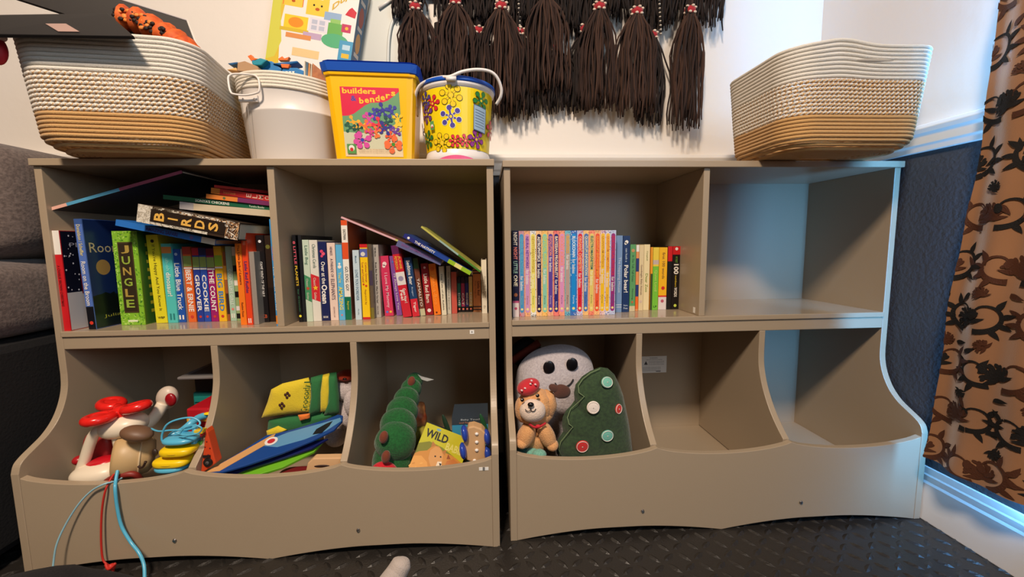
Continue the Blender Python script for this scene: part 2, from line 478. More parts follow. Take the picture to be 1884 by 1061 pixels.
def leafy(r, w, h):
    mb = MB(); random.seed(11); cs = [cv(c) for c in ((96, 158, 40), (160, 214, 84), (70, 130, 40), (188, 226, 110))]
    for i in range(420):
        x = random.random() * w; z = random.random() * h
        if .16 * w < x < .84 * w and .12 * h < z < .9 * h: continue
        a = random.random() * PI; L = .0035; q = .0014
        c, s_ = math.cos(a) * L, math.sin(a) * L; e, g = -math.sin(a) * q, math.cos(a) * q
        cl = lambda X, Z: (min(max(X, 0), w), -.0003 - .0002 * random.random(), min(max(Z, 0), h))
        mb.add([cl(x - c, z - s_), cl(x + e, z + g), cl(x + c, z + s_), cl(x - e, z - g)], [(0, 1, 2, 3)], random.choice(cs))
    mb.build('leaf_print', r, local=True)
    mb = MB(); mb.box((.2 * w, -.0012, .135 * h), (.8 * w, 0, .885 * h), cv((74, 60, 38))); mb.box((.24 * w, -.0015, .15 * h), (.76 * w, 0, .87 * h), cv((52, 42, 28)))
    for k, ch in enumerate('JUNGLE'):
        z1 = h * (.85 - .115 * k); ww = w * .34
        mb.text(ch, (w * .5 - ww / 2, -.0022, z1 - .085 * h), (ww, 0, 0), (0, 0, .085 * h), cv((150, 176, 66) if k % 2 else (176, 150, 70)), .02)
    mb.box((.3 * w, -.0006, .035 * h), (.7 * w, 0, .055 * h), cv((230, 240, 200)))
    o = mb.build('title_plaque', r, local=True); o['label'] = 'brown title plaque'
cw = max(v.co.x for v in r.children[0].data.vertices); ch_ = max(v.co.z for v in r.children[0].data.vertices)
leafy(r, cw, ch_)
stand((288, 594), (309.3, 593), (277, 432), (226, 216, 42), 'yellow paw-marked book standing between the leafy green box and the teal book', yy=.08, lean=-.02,
      titles=(("If You're Happy And You Know It", (90, 84, 30), .11, .86, .34, 'down', 0, 0), ('WBP', K_, .925, .95, .6, 'flat')), dots=((.07, .5, .15, K_),), group=LG)
stand((310, 594), (328, 594), (300, 448), (84, 196, 190), 'teal dinosaur title book standing right of the yellow book', yy=.08, lean=-.015,
      bands=((.04, .12, (226, 140, 70)),), titles=(('uh-oh', (150, 226, 214), .18, .34, .36, 'down'), ('dinosaur!', W_, .36, .66, .5, 'down'), ('II', (40, 130, 130), .88, .96, .5, 'flat')), group=LG)
stand((328.5, 593), (343, 592), (321, 458), (34, 84, 172), 'blue truck title book with a white page edge, left of the orange and white one', yy=.085, lean=0, sidecol=(220, 214, 200),
      titles=(('Little Blue Truck', W_, .19, .83, .62, 'down'), ('II', W_, .90, .96, .6, 'flat')), dots=((.07, .5, .2, (180, 200, 230)),), group=LG)
def muppet(bl, br, tl, col, nm, lab, lc=W_, pic=(150, 170, 90), top=None):
    stand(bl, br, tl, col, lab, yy=.086, lean=0, bands=((0, .1, top or col), (.12, .26, pic), (.27, .29, W_)), titles=((nm, lc, .30 if len(nm) > 8 else .36, .86, .66, 'down', 0, .02),), dots=((.93, .5, .2, (200, 60, 50)),), group='small board books with boxed pictures on their spines')
muppet((347.6, 592), (362.2, 591), (344, 454), (226, 104, 46), 'BERT & ERNIE', 'orange small board book next to the truck book', top=(180, 60, 50))
muppet((364.3, 591), (376.3, 591), (361, 456), (40, 62, 150), 'GROVER', 'dark blue small board book, left of the two blue ones', top=(190, 40, 60))
muppet((377, 591), (389, 591), (374.5, 456), (44, 78, 168), 'COOKIE', 'mid blue small board book beside the magenta one', top=(30, 40, 90))
muppet((389.8, 591), (403.3, 591), (388, 457), (156, 30, 104), 'THE COUNT', 'magenta small board book beside a yellow one', top=(100, 20, 50))
muppet((404, 591), (418, 591), (401, 453), (238, 182, 34), 'BIG BIRD', 'yellow small board book with blue lettering', lc=(60, 130, 190), pic=(150, 190, 60))
stand((419.3, 589), (424.3, 589), (417.5, 463), (150, 84, 50), 'thin brown and orange book right of the yellow board book', yy=.09, lean=0, bands=((.2, .4, (230, 160, 60)), (.6, .9, (60, 40, 40))), group=LG)
stand((425, 590), (436, 590), (423.5, 453), (168, 200, 176), 'mint green slim book with faint white lettering', yy=.09, lean=0, titles=(('COUNTS LIKE GIRLS', (226, 236, 226), .3, .78, .5, 'down'), ('II', W_, .9, .96, .5, 'flat')), dots=((.84, .5, .22, (226, 130, 120)),), group=LG)
stand((436.6, 590), (443, 590), (435.5, 454), (150, 176, 120), 'slim book with a black and white floral spine, beside the mint one', yy=.09, lean=0, bands=((.0, .12, W_), (.25, .33, K_), (.45, .52, W_), (.6, .68, K_), (.8, .86, (226, 226, 226)), (.9, .97, K_)), group=LG)
stand((443.8, 598.5), (455, 598), (442.5, 448), (244, 124, 34), 'orange jack-o\'-lantern title book pulled forward on the shelf', yy=.03, lean=0, d=.13,
      titles=(("The Little Jack-o'-Lantern", (110, 30, 20), .02, .5, .5, 'down', 0, .01), ('Random House', (140, 60, 20), .72, .9, .35, 'down')), group=LG)
stand((455.8, 598.5), (466, 598), (454.2, 422.4), (232, 70, 34), 'tall red-orange book rising above its neighbours near the divider', yy=.03, lean=0, d=.13,
      titles=(('SMALL STORIES', (240, 150, 110), .03, .16, .4, 'down'), ('Little Red Ruthie', (70, 40, 110), .33, .66, .55, 'down'), ('II', W_, .93, .98, .5, 'flat')), group=LG)
stand((467, 597.5), (477, 596), (465, 463), (150, 142, 132), 'grey unlettered booklet leaning beside the tall red-orange book', yy=.035, lean=0, d=.1, soft=True, group=LG)
stand((482, 594), (496, 594), (477, 432.6), (24, 20, 22), 'black book with narrow white lettering near the divider', yy=.06, lean=0,
      titles=(('GAME WIND OF THE NILE', (220, 216, 210), .30, .70, .36, 'down'), ('KB', (190, 80, 50), .91, .95, .6, 'flat')), dots=((.07, .5, .2, (220, 220, 220)),), group=LG)
stand((497, 593), (508.5, 592), (494, 433), (48, 34, 26), 'dark brown book with an olive badge, second from the divider', yy=.065, lean=0, dots=((.13, .5, .35, (110, 110, 50)),), bands=((.6, 1, (36, 24, 20)),), group=LG)
stand((509, 598), (515.2, 598), (497, 403), (60, 150, 214), 'thin bright blue book pressed against the upper divider', yy=.008, lean=0,
      bands=((.9, .98, (240, 140, 40)),), titles=(('stories', (200, 110, 170), .25, .38, .6, 'down'), ('The Giant Stories', W_, .43, .85, .6, 'down')), group=LG)

def lying(pl, pr, thick, y, col, label, d=.16, yl=None, right=None, **k):
    """spine seen lying: head end at pl, foot end at pr (lower edge pixels), thickness in metres"""
    A = at(pl[0], pl[1], yl if yl is not None else y); B = at(pr[0], pr[1], y)
    u = (A - B)
    return book(frame(B, u, Vector((0, 1, 0)) if right is None else right), thick, u.length, d, col, label, **k)
LS = 'books lying on top of the upright ones in the left unit\'s upper left cubby'
lying((94.5, 387), (336, 318.5), .0066, .012, (42, 36, 44), 'thin pink and blue hardback wedged aslant under the top board', d=.21, bands=((0, .12, (232, 178, 160)), (.12, .52, (86, 160, 196)), (.52, 1, (150, 74, 100))), group=LS, sidecol=(60, 50, 60))
lying((212, 414.5), (395, 451), .0135, .02, (44, 116, 200), 'blue animal book sloping beneath the thick bird book', d=.2, bands=((.86, 1, (222, 210, 190)),),
      titles=(('AMAZING SAFARI', (70, 50, 110), .30, .62, .6, 'down', 0, .02),), dots=((.76, .5, .3, (110, 100, 170)),), group=LS)
rb = lying((251, 407.5), (437, 442), .0385, -.004, (58, 44, 34), 'thick boxed book of birds sloping across the upright books', d=.17, group=LS)
def birds(r):
    w = max(v.co.x for v in r.children[0].data.vertices); h = max(v.co.z for v in r.children[0].data.vertices)
    mb = MB(); random.seed(4); cs = [cv(c) for c in ((206, 198, 180), (176, 168, 152), (224, 218, 204), (90, 80, 66))]
    def patch(n, z0, z1, cs, L, q, xr=(0, 1)):
        for i in range(n):
            x = (xr[0] + (xr[1] - xr[0]) * random.random()) * w; z = (z0 + (z1 - z0) * random.random()) * h; a = random.random() * PI
            c, s_ = math.cos(a) * L, math.sin(a) * L; e, g = -math.sin(a) * q, math.cos(a) * q
            cl = lambda X, Z: (min(max(X, 0), w), -.0003 - .0003 * random.random(), min(max(Z, z0 * h), z1 * h))
            mb.add([cl(x - c, z - s_), cl(x + e, z + g), cl(x + c, z + s_), cl(x - e, z - g)], [(0, 1, 2, 3)], random.choice(cs))
    patch(260, .86, 1, cs[:3], .006, .003); patch(40, .86, 1, cs[3:], .002, .001)
    patch(120, .3, .88, cs[:3], .009, .004, (.0, .14)); patch(60, .3, .88, [cs[3]], .006, .0012, (.0, .14))
    patch(120, .0, .6, [cv((196, 150, 104)), cv((90, 60, 40)), cs[2], cv((40, 28, 22))], .012, .0018, (.86, 1))
    patch(150, .0, .13, [cv((196, 150, 104)), cv((90, 60, 40)), cs[2], cv((40, 28, 22))], .012, .0022)
    patch(80, .3, .9, [cs[3], cs[0]], .007, .0015, (.9, 1))
    mb.build('feather_print', r, local=True)
    mb = MB(); mb.box((.16 * w, -.0012, .14 * h), (.86 * w, 0, .87 * h), cv((40, 30, 24)))
    for k, ch in enumerate('BIRDS'):
        z1 = h * (.83 - .133 * k); hh = .098 * h; ww = w * (.46 if ch != 'I' else .46)
        if ch == 'I':
            mb.box((w * .46, -.0022, z1 - hh), (w * .55, -.0014, z1), cv((226, 176, 84)))
        else:
            mb.text(ch, (w * .27, -.0022, z1 - hh), (ww, 0, 0), (0, 0, hh), cv((226, 176, 84)), .03)
    o = mb.build('title_plaque', r, local=True); o['label'] = 'dark brown title plaque'
birds(rb)
y = .05
lying((356, 386.5), (502, 399), .0150, y, (206, 190, 160), 'cream coverless paperback with its page edges showing, lowest of the stack by the divider', d=.17, soft=True, group=LS)
lying((330, 384), (357, 387), .0165, y + .005, (196, 190, 188), 'small pale grey booklet end poking out beside the stack', d=.05, soft=True, group=LS)
lying((300, 366), (502, 387.5), .0098, y + .004, (30, 94, 66), 'dark green chicken title picture book lying in the stack', d=.2,
      titles=(("SONYA'S CHICKENS", W_, .29, .60, .6, 'down'), ('Tundra Books', (200, 214, 190), .78, .92, .45, 'down')), group=LS)
lying((379, 364.5), (501.5, 379), .0100, y, (222, 130, 60), 'orange and purple board book lying under the red one', d=.14, bands=((.47, 1, (120, 50, 96)),), dots=((.27, .5, .3, (90, 110, 70)),), group=LS)
lying((388, 355.5), (501.5, 371), .0130, y + .002, (184, 44, 44), 'red board book with spread pale letters, second from the top of the stack', d=.13, bands=((0, .14, (206, 120, 50)),),
      titles=(('ELMO', (222, 180, 160), .57, .97, .62, 'stack'), ('board book', (220, 120, 70), .2, .4, .5, 'down')), group=LS)
lying((394, 345), (501.5, 357), .0062, y + .004, (168, 36, 44), 'thin dark red book topmost of the stack by the divider', d=.13, bands=((0, .5, (186, 56, 52)),), group=LS)

# ---- left unit, upper right cubby
MG = 'children\'s books on the left unit\'s upper right shelf'
def S(*a, **k):
    k.setdefault('group', MG); return stand(*a, **k)
S((550.5, 592), (557.3, 591), (542, 432), (20, 20, 24), 'black little planets book standing first on the left of the middle shelf', yy=.052, lean=-.022, titles=(('8 LITTLE', (226, 90, 110), .07, .33, .62, 'down'), ('PLANETS', (236, 196, 50), .35, .58, .62, 'down'), ('by friends', (60, 120, 80), .62, .88, .4, 'down')), dots=((.93, .5, .35, (230, 220, 60)),))
S((558, 591.5), (563.6, 591), (551.5, 432.5), (30, 32, 36), 'dark narrow book with a broad black cover behind the mint one', yy=.054, lean=-.015, d=.2)
def slant(r, f0, f1, col, star):
    w = max(v.co.x for v in r.children[0].data.vertices); h = max(v.co.z for v in r.children[0].data.vertices)
    mb = MB(); mb.prism([(0, -.0004, h * (1 - f0)), (0, -.0004, h * (1 - f1)), (w, -.0004, h * (1 - f1 - .04)), (w, -.0004, h * (1 - f0 - .04))][::-1], (0, .0003, 0), cv(col))
    mb.text('Classic', (w * .3, -.0008, h * (1 - f0 - .05)), (0, 0, -h * .1), (w * .3, 0, 0), mat((230, 220, 200))); mb.text('Golden', (w * .3, -.0008, h * (1 - f1 + .08)), (0, 0, -h * .09), (w * .3, 0, 0), mat((230, 220, 200)))
    pts = []; cx, cz = w * .5, h * (1 - (f0 + f1) / 2 - .02)
    for i in range(10):
        a = PI / 2 + i * PI / 5; q = w * (.36 if i % 2 == 0 else .16); pts.append((cx + q * math.cos(a), -.0007, cz + q * math.sin(a)))
    mb.add(pts, [tuple(range(10))], cv(star)); mb.build('spine_band', r, local=True)
slant(S((565, 590), (576.3, 589), (559, 441), (196, 212, 190), 'mint white book with a slanted green band on its spine', yy=.056, lean=-.018, titles=(('Little Bog', (60, 110, 90), .07, .3, .6, 'down', 0, 0),)), .42, .72, (70, 140, 96), (200, 70, 50))
slant(S((577, 589), (592, 588.6), (572, 441.5), (220, 216, 204), 'white book with a slanted red band and a gold star', yy=.06, lean=-.015, titles=(('Christmas Carols', (90, 120, 110), .05, .34, .4, 'down', .05, 0),)), .41, .72, (204, 44, 52), (240, 190, 50))
S((593, 588), (608, 587.7), (587.5, 444.5), NAVY, 'navy ocean title book with a pink octopus on its spine', yy=.064, lean=-.012, titles=(('Over at the', W_, .25, .53, .5, 'down'), ('Ocean', W_, .54, .78, .7, 'down', 0, .03), ('BOOK', W_, .94, .965, .6, 'flat')), dots=((.12, .4, .2, (220, 70, 110)), (.15, .6, .22, (230, 90, 120)), (.18, .4, .16, (220, 70, 110))))
S((609, 587.7), (623.6, 587), (603.5, 446.5), (232, 206, 190), 'pale pink elephant parade book on the middle shelf', yy=.066, lean=-.01, titles=(('HENKES', (90, 70, 90), .05, .16, .3, 'down', 0, 0), ('A PARADE OF', (90, 70, 90), .2, .44, .34, 'down', 0, 0), ('ELEPHANTS', (90, 70, 90), .46, .73, .46, 'down', 0, .005), ('GREENWILLOW', (150, 120, 120), .82, .96, .2, 'down', 0, 0)))
S((624.5, 587.7), (635.6, 587), (620, 450), (96, 178, 220), 'light blue book with yellow lettering and a sheep on its spine', yy=.066, lean=0, titles=(("You're", (240, 226, 120), .36, .5, .5, 'down'), ('AMAZING', (236, 220, 100), .55, .86, .62, 'down', 0, .02)), dots=((.29, .5, .3, W_), (.25, .5, .2, W_), (.93, .5, .15, (230, 120, 120))))
S((636.5, 586), (647.5, 585.4), (630, 405), (238, 232, 220), 'tall orange, white and green banded dog title book', yy=.07, lean=-.01, bands=((0, .05, (224, 84, 40)), (.22, .385, (224, 84, 40)), (.765, 1, (20, 110, 76))), titles=(('EASTMAN', K_, .09, .19, .45, 'down', 0, 0), ('GO, DOG. GO!', K_, .46, .7, .6, 'down', 0, 0), ('Beginner', (190, 190, 60), .81, .9, .4, 'down')), sidecol=(150, 70, 36), d=.16)
S((654.6, 587), (666, 586), (648, 460), (196, 214, 222), 'pale blue-grey book lettered LOVE YOU FOREVER', yy=.066, lean=-.01, titles=(('Munsch', (120, 150, 170), .08, .18, .3, 'down'), ('LOVE YOU FOREVER', (90, 124, 150), .28, .72, .45, 'down', 0, 0), ('Firefly', (140, 160, 170), .84, .93, .25, 'down')))
S((668, 586), (681.6, 585), (661, 449), (242, 198, 26), 'yellow book with red ends and a blue monkey picture at its head', yy=.07, lean=-.012, bands=((0, .045, RED), (.06, .17, (90, 100, 170)), (.97, 1, RED)), titles=(("Curious George", (200, 120, 40), .24, .5, .36, 'down', .2, .01), ("Lost and Found", (200, 120, 40), .24, .5, .3, 'down', -.2, .01), ('Margret & H.A. Rey', (150, 90, 30), .6, .8, .3, 'down', 0, 0)), dots=((.53, .3, .13, (200, 60, 40)), (.55, .65, .15, (200, 60, 40)), (.13, .4, .3, (220, 214, 200))))
S((682.6, 583.6), (689, 583), (676.5, 449), (96, 84, 70), 'narrow dark grey-brown book beside the yellow one', yy=.078, lean=-.01, bands=((.35, .55, (70, 60, 80)), (.85, 1, (120, 110, 50))))
S((690, 580), (701.5, 579), (684, 450), (176, 168, 158), 'grey bear title book with small black lettering', yy=.095, lean=-.012, titles=(('Bill Martin', K_, .04, .16, .22, 'down', 0, .01), ('Brown Bear, Brown Bear, What Do You See?', K_, .24, .8, .3, 'down', 0, .01), ('Henry Holt', K_, .84, .96, .2, 'down')))
S((708.4, 576.7), (724.5, 575.6), (698, 471), (208, 54, 92), 'pink-red book with a white mouse, lettered I Love My Mommy', yy=.11, titles=(('I Love My Mommy', (240, 190, 200), .28, .86, .42, 'down'),), dots=((.13, .5, .24, (236, 214, 210)), (.17, .4, .18, (236, 214, 210)), (.93, .3, .14, (90, 120, 200)), (.93, .7, .14, (230, 190, 60))))
S((730, 575.6), (740, 575), (716, 471), (134, 84, 170), 'purple book leaning left behind the red and white banded one', yy=.115, titles=(("I'll Always Love You", (226, 214, 236), .3, .9, .5, 'down'),), dots=((.1, .5, .2, (90, 120, 200)),))
S((742, 582.4), (758, 581), (719, 452), (200, 36, 52), 'tall leaning banded book in purple, red and white', yy=.085, bands=((0, .12, (96, 34, 84)), (.37, .55, (222, 216, 210))), titles=(('JUNIE', (240, 180, 60), .15, .33, .32, 'down', .2), ('PETERSON', (240, 180, 60), .15, .33, .3, 'down', -.2), ('Guess How I', W_, .6, .8, .34, 'down', .15), ('Feel', W_, .62, .76, .34, 'down', -.2)), dots=((.46, .5, .3, (150, 140, 170)),))
S((759.5, 580), (772.5, 579), (743, 474), (30, 62, 104), 'navy and red bedtime bear book leaning left', yy=.092, bands=((.7, 1, (206, 40, 56)),), titles=(('Bedtime Bear', W_, .05, .46, .5, 'down', 0, .01), ('Roger', (170, 190, 210), .5, .66, .26, 'down'), ('Tiger', W_, .75, .93, .4, 'down')))
S((774, 577), (783, 576), (759, 475), (112, 62, 44), 'narrow brown leaning book with a green head band', yy=.105, bands=((0, .18, (60, 90, 50)), (.88, 1, (196, 190, 150))), titles=(('TAMALITO', (226, 214, 200), .35, .84, .5, 'down'),))
S((784, 575.5), (797.5, 575), (773.5, 485), (150, 24, 34), 'dark red barn title book leaning left', yy=.112, titles=(('Little Red Barn', (240, 220, 200), .2, .76, .5, 'down', 0, .015),), dots=((.08, .5, .16, (230, 190, 190)), (.91, .5, .26, (236, 220, 210))))
S((799, 576), (811.5, 575.8), (788, 485.5), (240, 122, 26), 'plain orange book leaning left beside two slim cream ones', yy=.11, titles=(('Peek-a-Boo', (250, 150, 50), .22, .8, .5, 'down'),), dots=((.95, .4, .14, (90, 30, 20)), (.1, .5, .3, (226, 96, 20))))
S((813, 576.7), (821.6, 576), (807, 490), (222, 212, 184), 'slim cream book with a fine dark title, left of a shorter grey-cream one', yy=.108, titles=(('The Tale of the Rabbit', K_, .15, .9, .3, 'down', 0, 0),))
S((823.2, 573.5), (830.3, 572.6), (819.5, 489), (196, 188, 168), 'slim grey-cream book right of the whiter cream one', yy=.125, titles=(('The Tale of the Squirrel', K_, .12, .9, .3, 'down', 0, 0),))
S((831.4, 572), (841, 570), (830, 500), (196, 84, 70), 'soft red-pink paperback bulging beside tiny board books', yy=.13, soft=True, bands=((0, .45, (206, 96, 78)),), group=MG)
tiny = 'tiny board books at the right of the middle shelf'
for bl, br, tl, c, c2, nm, lab in (((842.4, 569.8), (848.4, 569.5), (841.5, 510), (34, 110, 92), (30, 30, 40), 'DOG', 'tiny teal board book, leftmost of the four tiny ones'),
        ((849.4, 569.6), (855.8, 569), (848.2, 510), (176, 50, 90), (50, 20, 40), 'CAT', 'tiny dark pink board book, second of the four tiny ones'),
        ((856.8, 569.4), (862.8, 569), (855.5, 509.5), (44, 48, 130), (30, 30, 60), 'MOO BABY', 'tiny navy board book with white letters'),
        ((863.5, 569.4), (869.8, 569), (862, 508.5), (232, 196, 120), (236, 200, 130), 'HEN', 'tiny cream board book with a black foot')):
    S(bl, br, tl, c, lab, yy=.15, lean=0, d=.06, bands=((0, .17, c2), (.84, 1, K_)), titles=((nm, W_, .45, .8, .6, 'down', 0, .02),), dots=((.91, .5, .28, (236, 130, 110)),), group=tiny)
S((871, 568.4), (885.6, 567.7), (869.3, 494), (230, 150, 90), 'small orange book with dark stripes at head and foot', yy=.155, lean=0, d=.08, bands=((.03, .06, (70, 50, 60)), (.09, .12, (70, 50, 60)), (.87, .90, (70, 50, 60)), (.94, .97, (70, 50, 60))), titles=(('Little Red', (120, 60, 40), .3, .62, .3, 'down', .2), ('Train Chugs On', (150, 80, 50), .28, .68, .22, 'down', -.2, 0)))
S((887, 575), (896.6, 574.5), (885.6, 478), (232, 226, 208), 'white hare book standing against the left unit\'s right side', yy=.12, lean=0, d=.12, titles=(('Guess How Much', (150, 140, 120), .3, .7, .3, 'down', .18, 0), ('I Love You', (150, 140, 120), .38, .7, .3, 'down', -.2, 0), ('CP', (150, 140, 120), .85, .9, .4, 'flat', 0, 0)))
MS = 'books leaning on top of the upright ones in the left unit\'s upper right cubby'
lying((627, 401), (806, 475), .0045, .075, (216, 170, 176), 'thin pale pink picture book sloping down from the tall banded one', d=.17, bands=((.55, 1, (200, 196, 110)),), sidecol=(120, 70, 60), group=MS)
lying((728, 452), (810, 488), .0150, .06, (98, 100, 142), 'worn violet board book with a brown top, leaning in the middle', d=.12, bands=((0, .0, K_),), titles=(('BABY ANIMAL LULLABY', (130, 80, 140), .1, .86, .4, 'down', .1, .02),), sidecol=(120, 76, 60), group=MS)
lying((741, 436), (864, 506), .0100, .045, (36, 70, 150), 'blue nativity picture book with a green foot leaning right', d=.17, bands=((0, .3, (42, 46, 120)), (.66, .76, (150, 190, 40)), (.76, .86, (226, 220, 130)), (.86, 1, (150, 190, 40))), titles=(('THE NATIVITY', W_, .16, .46, .6, 'down', 0, .02),), dots=((.07, .5, .3, W_),), group=MS)
def d_nat(f):
    f.rect(0, 0, 1, 1, cv((96, 74, 30))); random.seed(8)
    for i in range(26): f.disc(random.random() * .8 + .1, random.random() * .8 + .1, .03 + .06 * random.random(), .03 + .05 * random.random(), cv(random.choice(((70, 120, 130), (150, 120, 40), (180, 140, 100), (40, 70, 60), (120, 90, 30)))), 9, random.random() * 3)
A = at(774, 418, .05); B = at(883, 501, .05)
def low_side(f): pass
rn = book(frame(B, A - B), .0042, (A - B).length, .16, (190, 186, 90), 'thin green-edged picture book leaning steeply above the nativity book, gilt figures on its underside', bands=((.3, .62, (150, 180, 170)), (.62, 1, (70, 130, 50))), group=MS)
hh = (A - B).length
mb = MB(); f = Face(mb, (0, .158, 0.003), (0, -.156, 0), (0, 0, hh - .006), .0003); d_nat(f); mb.build('cover_picture', rn, local=True)

# ---- right unit, upper left cubby
RG = 'books on the right unit\'s shelf'
def R_(*a, **k):
    k.setdefault('group', RG); return stand(*a, **k)
YR = .062
nn = R_((943.6, 583), (955.2, 582.5), (943.6, 424), (26, 28, 58), 'navy night-time book with large pastel lettering, leftmost in the right unit', yy=YR - .006, lean=0, d=.17, bands=((.81, .835, (180, 80, 120)), (.835, 1, (220, 206, 204))),
        titles=(('NIGHT', (214, 206, 190), .02, .17, .62, 'down', 0, .02), ('NIGHT', (220, 120, 110), .19, .33, .62, 'down', 0, .02), ('LITTLE', (150, 190, 170), .35, .49, .62, 'down', 0, .02), ('ONE', (230, 220, 190), .51, .64, .62, 'down', 0, .02)), dots=((.74, .5, .3, (150, 90, 60)), (.9, .5, .22, (190, 70, 110))))
series = [
    ('GENERAL RELATIVITY', (196, 150, 160), (70, 150, 200), (96, 176, 200), (150, 190, 170), 'pale red border, sky blue bar'),
    ('NEURAL NETWORKS', (240, 176, 130), (206, 150, 196), (110, 60, 150), (150, 110, 90), 'peach border, lilac bar and purple title'),
    ('NEWTONIAN PHYSICS', (236, 236, 230), (236, 222, 110), (200, 170, 60), (120, 160, 60), 'white border with black flecks, yellow bar'),
    ('ASTROPHYSICS', (250, 200, 140), (38, 26, 74), (240, 236, 220), (220, 220, 220), 'cream border, very dark violet bar'),
    ('OPTICAL PHYSICS', (248, 196, 110), (140, 206, 180), (206, 214, 90), (60, 110, 100), 'golden border, mint bar'),
    ('EVOLUTION', (246, 180, 140), (96, 70, 160), (236, 150, 130), (200, 190, 220), 'salmon border, violet bar'),
    ('BAYESIAN PROBABILITY', (240, 130, 120), (44, 44, 120), (240, 220, 190), (226, 226, 236), 'coral border, deep indigo bar'),
    ('ROCKET SCIENCE', (246, 160, 130), (222, 150, 196), (250, 150, 110), (110, 70, 120), 'orange-pink border, pink bar'),
    ('ROBOTICS', (120, 190, 206), (184, 160, 150), (226, 180, 60), (110, 80, 70), 'aqua border, taupe bar'),
    ('BLOCKCHAIN', (60, 110, 190), (24, 140, 216), (226, 236, 244), (226, 236, 244), 'blue flecked border, bright blue bar'),
    ('ORGANIC CHEMISTRY', (200, 206, 236), (222, 36, 52), (250, 180, 130), (120, 20, 40), 'pale blue border, scarlet bar'),
    ('QUANTUM INFORMATION', (250, 200, 130), (80, 120, 186), (226, 226, 190), (50, 80, 150), 'amber border, steel blue bar'),
    ('ELECTROMAGNETISM', (246, 150, 120), (232, 206, 110), (40, 110, 100), (100, 120, 60), 'coral border, straw bar and green title'),
    ('QUANTUM ENTANGLEMENT', (248, 190, 130), (240, 90, 50), (250, 160, 50), (130, 40, 30), 'peach border, red-orange bar'),
    ('QUANTUM PHYSICS', (240, 206, 196), (246, 196, 30), (206, 140, 30), (100, 110, 60), 'pale rose border, golden bar'),
    ('QUANTUM COMPUTING', (220, 214, 226), (246, 190, 50), (230, 120, 50), (140, 110, 40), 'lavender-white border, amber bar'),
    ('STATISTICAL PHYSICS', (196, 206, 236), (150, 40, 120), (206, 40, 60), (60, 90, 150), 'pale blue border and magenta bar')]
xa = [955.8, 965.6, 976.4, 986.8, 997.4, 1008, 1018.4, 1028.8, 1039, 1049.4, 1061.2, 1072.2, 1082.8, 1093, 1103.2, 1112.2, 1121.4, 1131.5]
A0 = at(xa[0], 581, YR); A1 = at(xa[-1], 577, YR)
random.seed(2)
for i, (nm, bc, bar, tc, ac, lab) in enumerate(series):
    X0 = at(xa[i], 580, YR).x; X1 = at(xa[i + 1], 580, YR).x
    w = (X1 - X0) * .975; h = at(1040, 424, YR).z - ZD - .0004
    n = len(nm); f1 = .07 + .024 * n
    fb = min(f1 + .19, .80)
    r = book(frame(Vector((X0, YR, ZD + .0003)), Vector((0, 0, 1))), w, h, h * .98 if YR + h * .98 < DEPMAX else DEPMAX - YR, bc,
             'slim science board book lettered %s for babies, %s' % (nm.title(), lab), bars=((.035, .955, .72, bar),),
             titles=((nm, tc, .065, f1, .50, 'down', 0, .03), ('for babies', W_ if i not in (2, 12) else (250, 246, 200), f1 + .02, fb, .5, 'down', 0, .01), ('Ferrie', ac, .76 if fb < .72 else .83, .86 if fb < .72 else .895, .28, 'down', 0, .0)),
             dots=((.915, .5, .22, (240, 226, 150)),), group='science board books of one size on the right unit\'s shelf')
    mb = MB()
    fl = cv({0: (220, 60, 60), 2: (30, 40, 60), 6: (200, 40, 60), 9: (230, 240, 250), 10: (200, 50, 80), 12: (220, 60, 50), 14: (150, 90, 170), 15: (40, 90, 180), 8: (60, 110, 170)}.get(i, tuple(int(c * .8) for c in bc)))
    for k in range(34):
        z = random.random() * h; x = random.choice((random.uniform(.0, .14), random.uniform(.86, 1))) * w
        if random.random() < .35: x = random.random() * w; z = random.choice((random.uniform(0, .035), random.uniform(.97, 1))) * h
        q = .0009
        mb.add([(min(max(a, 0), w), -.0003, min(max(b, 0), h)) for a, b in ((x - q, z), (x, z - q * 1.6), (x + q, z), (x, z + q * 1.6))], [(0, 1, 2, 3)], fl)
    mb.build('border_print', r, local=True)
R_((1132.5, 573.5), (1143.6, 573), (1135.5, 433), (120, 150, 190), 'light blue house title book with silvery lettering, right of the slim science row', yy=.095, lean=0, titles=(('The Napping House', (206, 216, 226), .28, .74, .55, 'down', 0, 0),), bands=((.9, .905, W_), (.93, .935, W_)))
R_((1144.5, 573), (1157, 572), (1147.5, 433.6), (24, 52, 100), 'navy polar bear title book with white lettering', yy=.095, lean=0, titles=(('can hush a', (190, 206, 220), .16, .34, .3, 'down'), ('Polar bear!', W_, .38, .74, .6, 'down', 0, .02), ('Pajama', (190, 206, 220), .90, .925, .6, 'flat'), ('Press', (190, 206, 220), .935, .96, .6, 'flat')), dots=((.08, .5, .26, W_), (.1, .35, .18, W_)))
R_((1157.6, 571), (1168, 570.5), (1161, 449.5), (96, 160, 100), 'green book with a cream foot band and a tan animal head', yy=.105, lean=0, titles=(('In The Tall, Tall Grass', (66, 120, 80), .16, .55, .46, 'down', 0, 0), ('Fleming', (40, 90, 60), .66, .82, .3, 'down', 0, 0)), bands=((.92, 1, (214, 200, 160)),), dots=((.09, .5, .3, (200, 150, 100)), (.86, .5, .2, (200, 110, 70))))
R_((1168.6, 570), (1173.8, 569.7), (1171, 450.5), (230, 150, 90), 'very narrow orange book with navy blocks', yy=.11, lean=0, bands=((0, .1, W_), (.2, .4, (40, 60, 120)), (.6, .78, (40, 60, 120)), (.78, .97, (240, 110, 40))), d=.1)
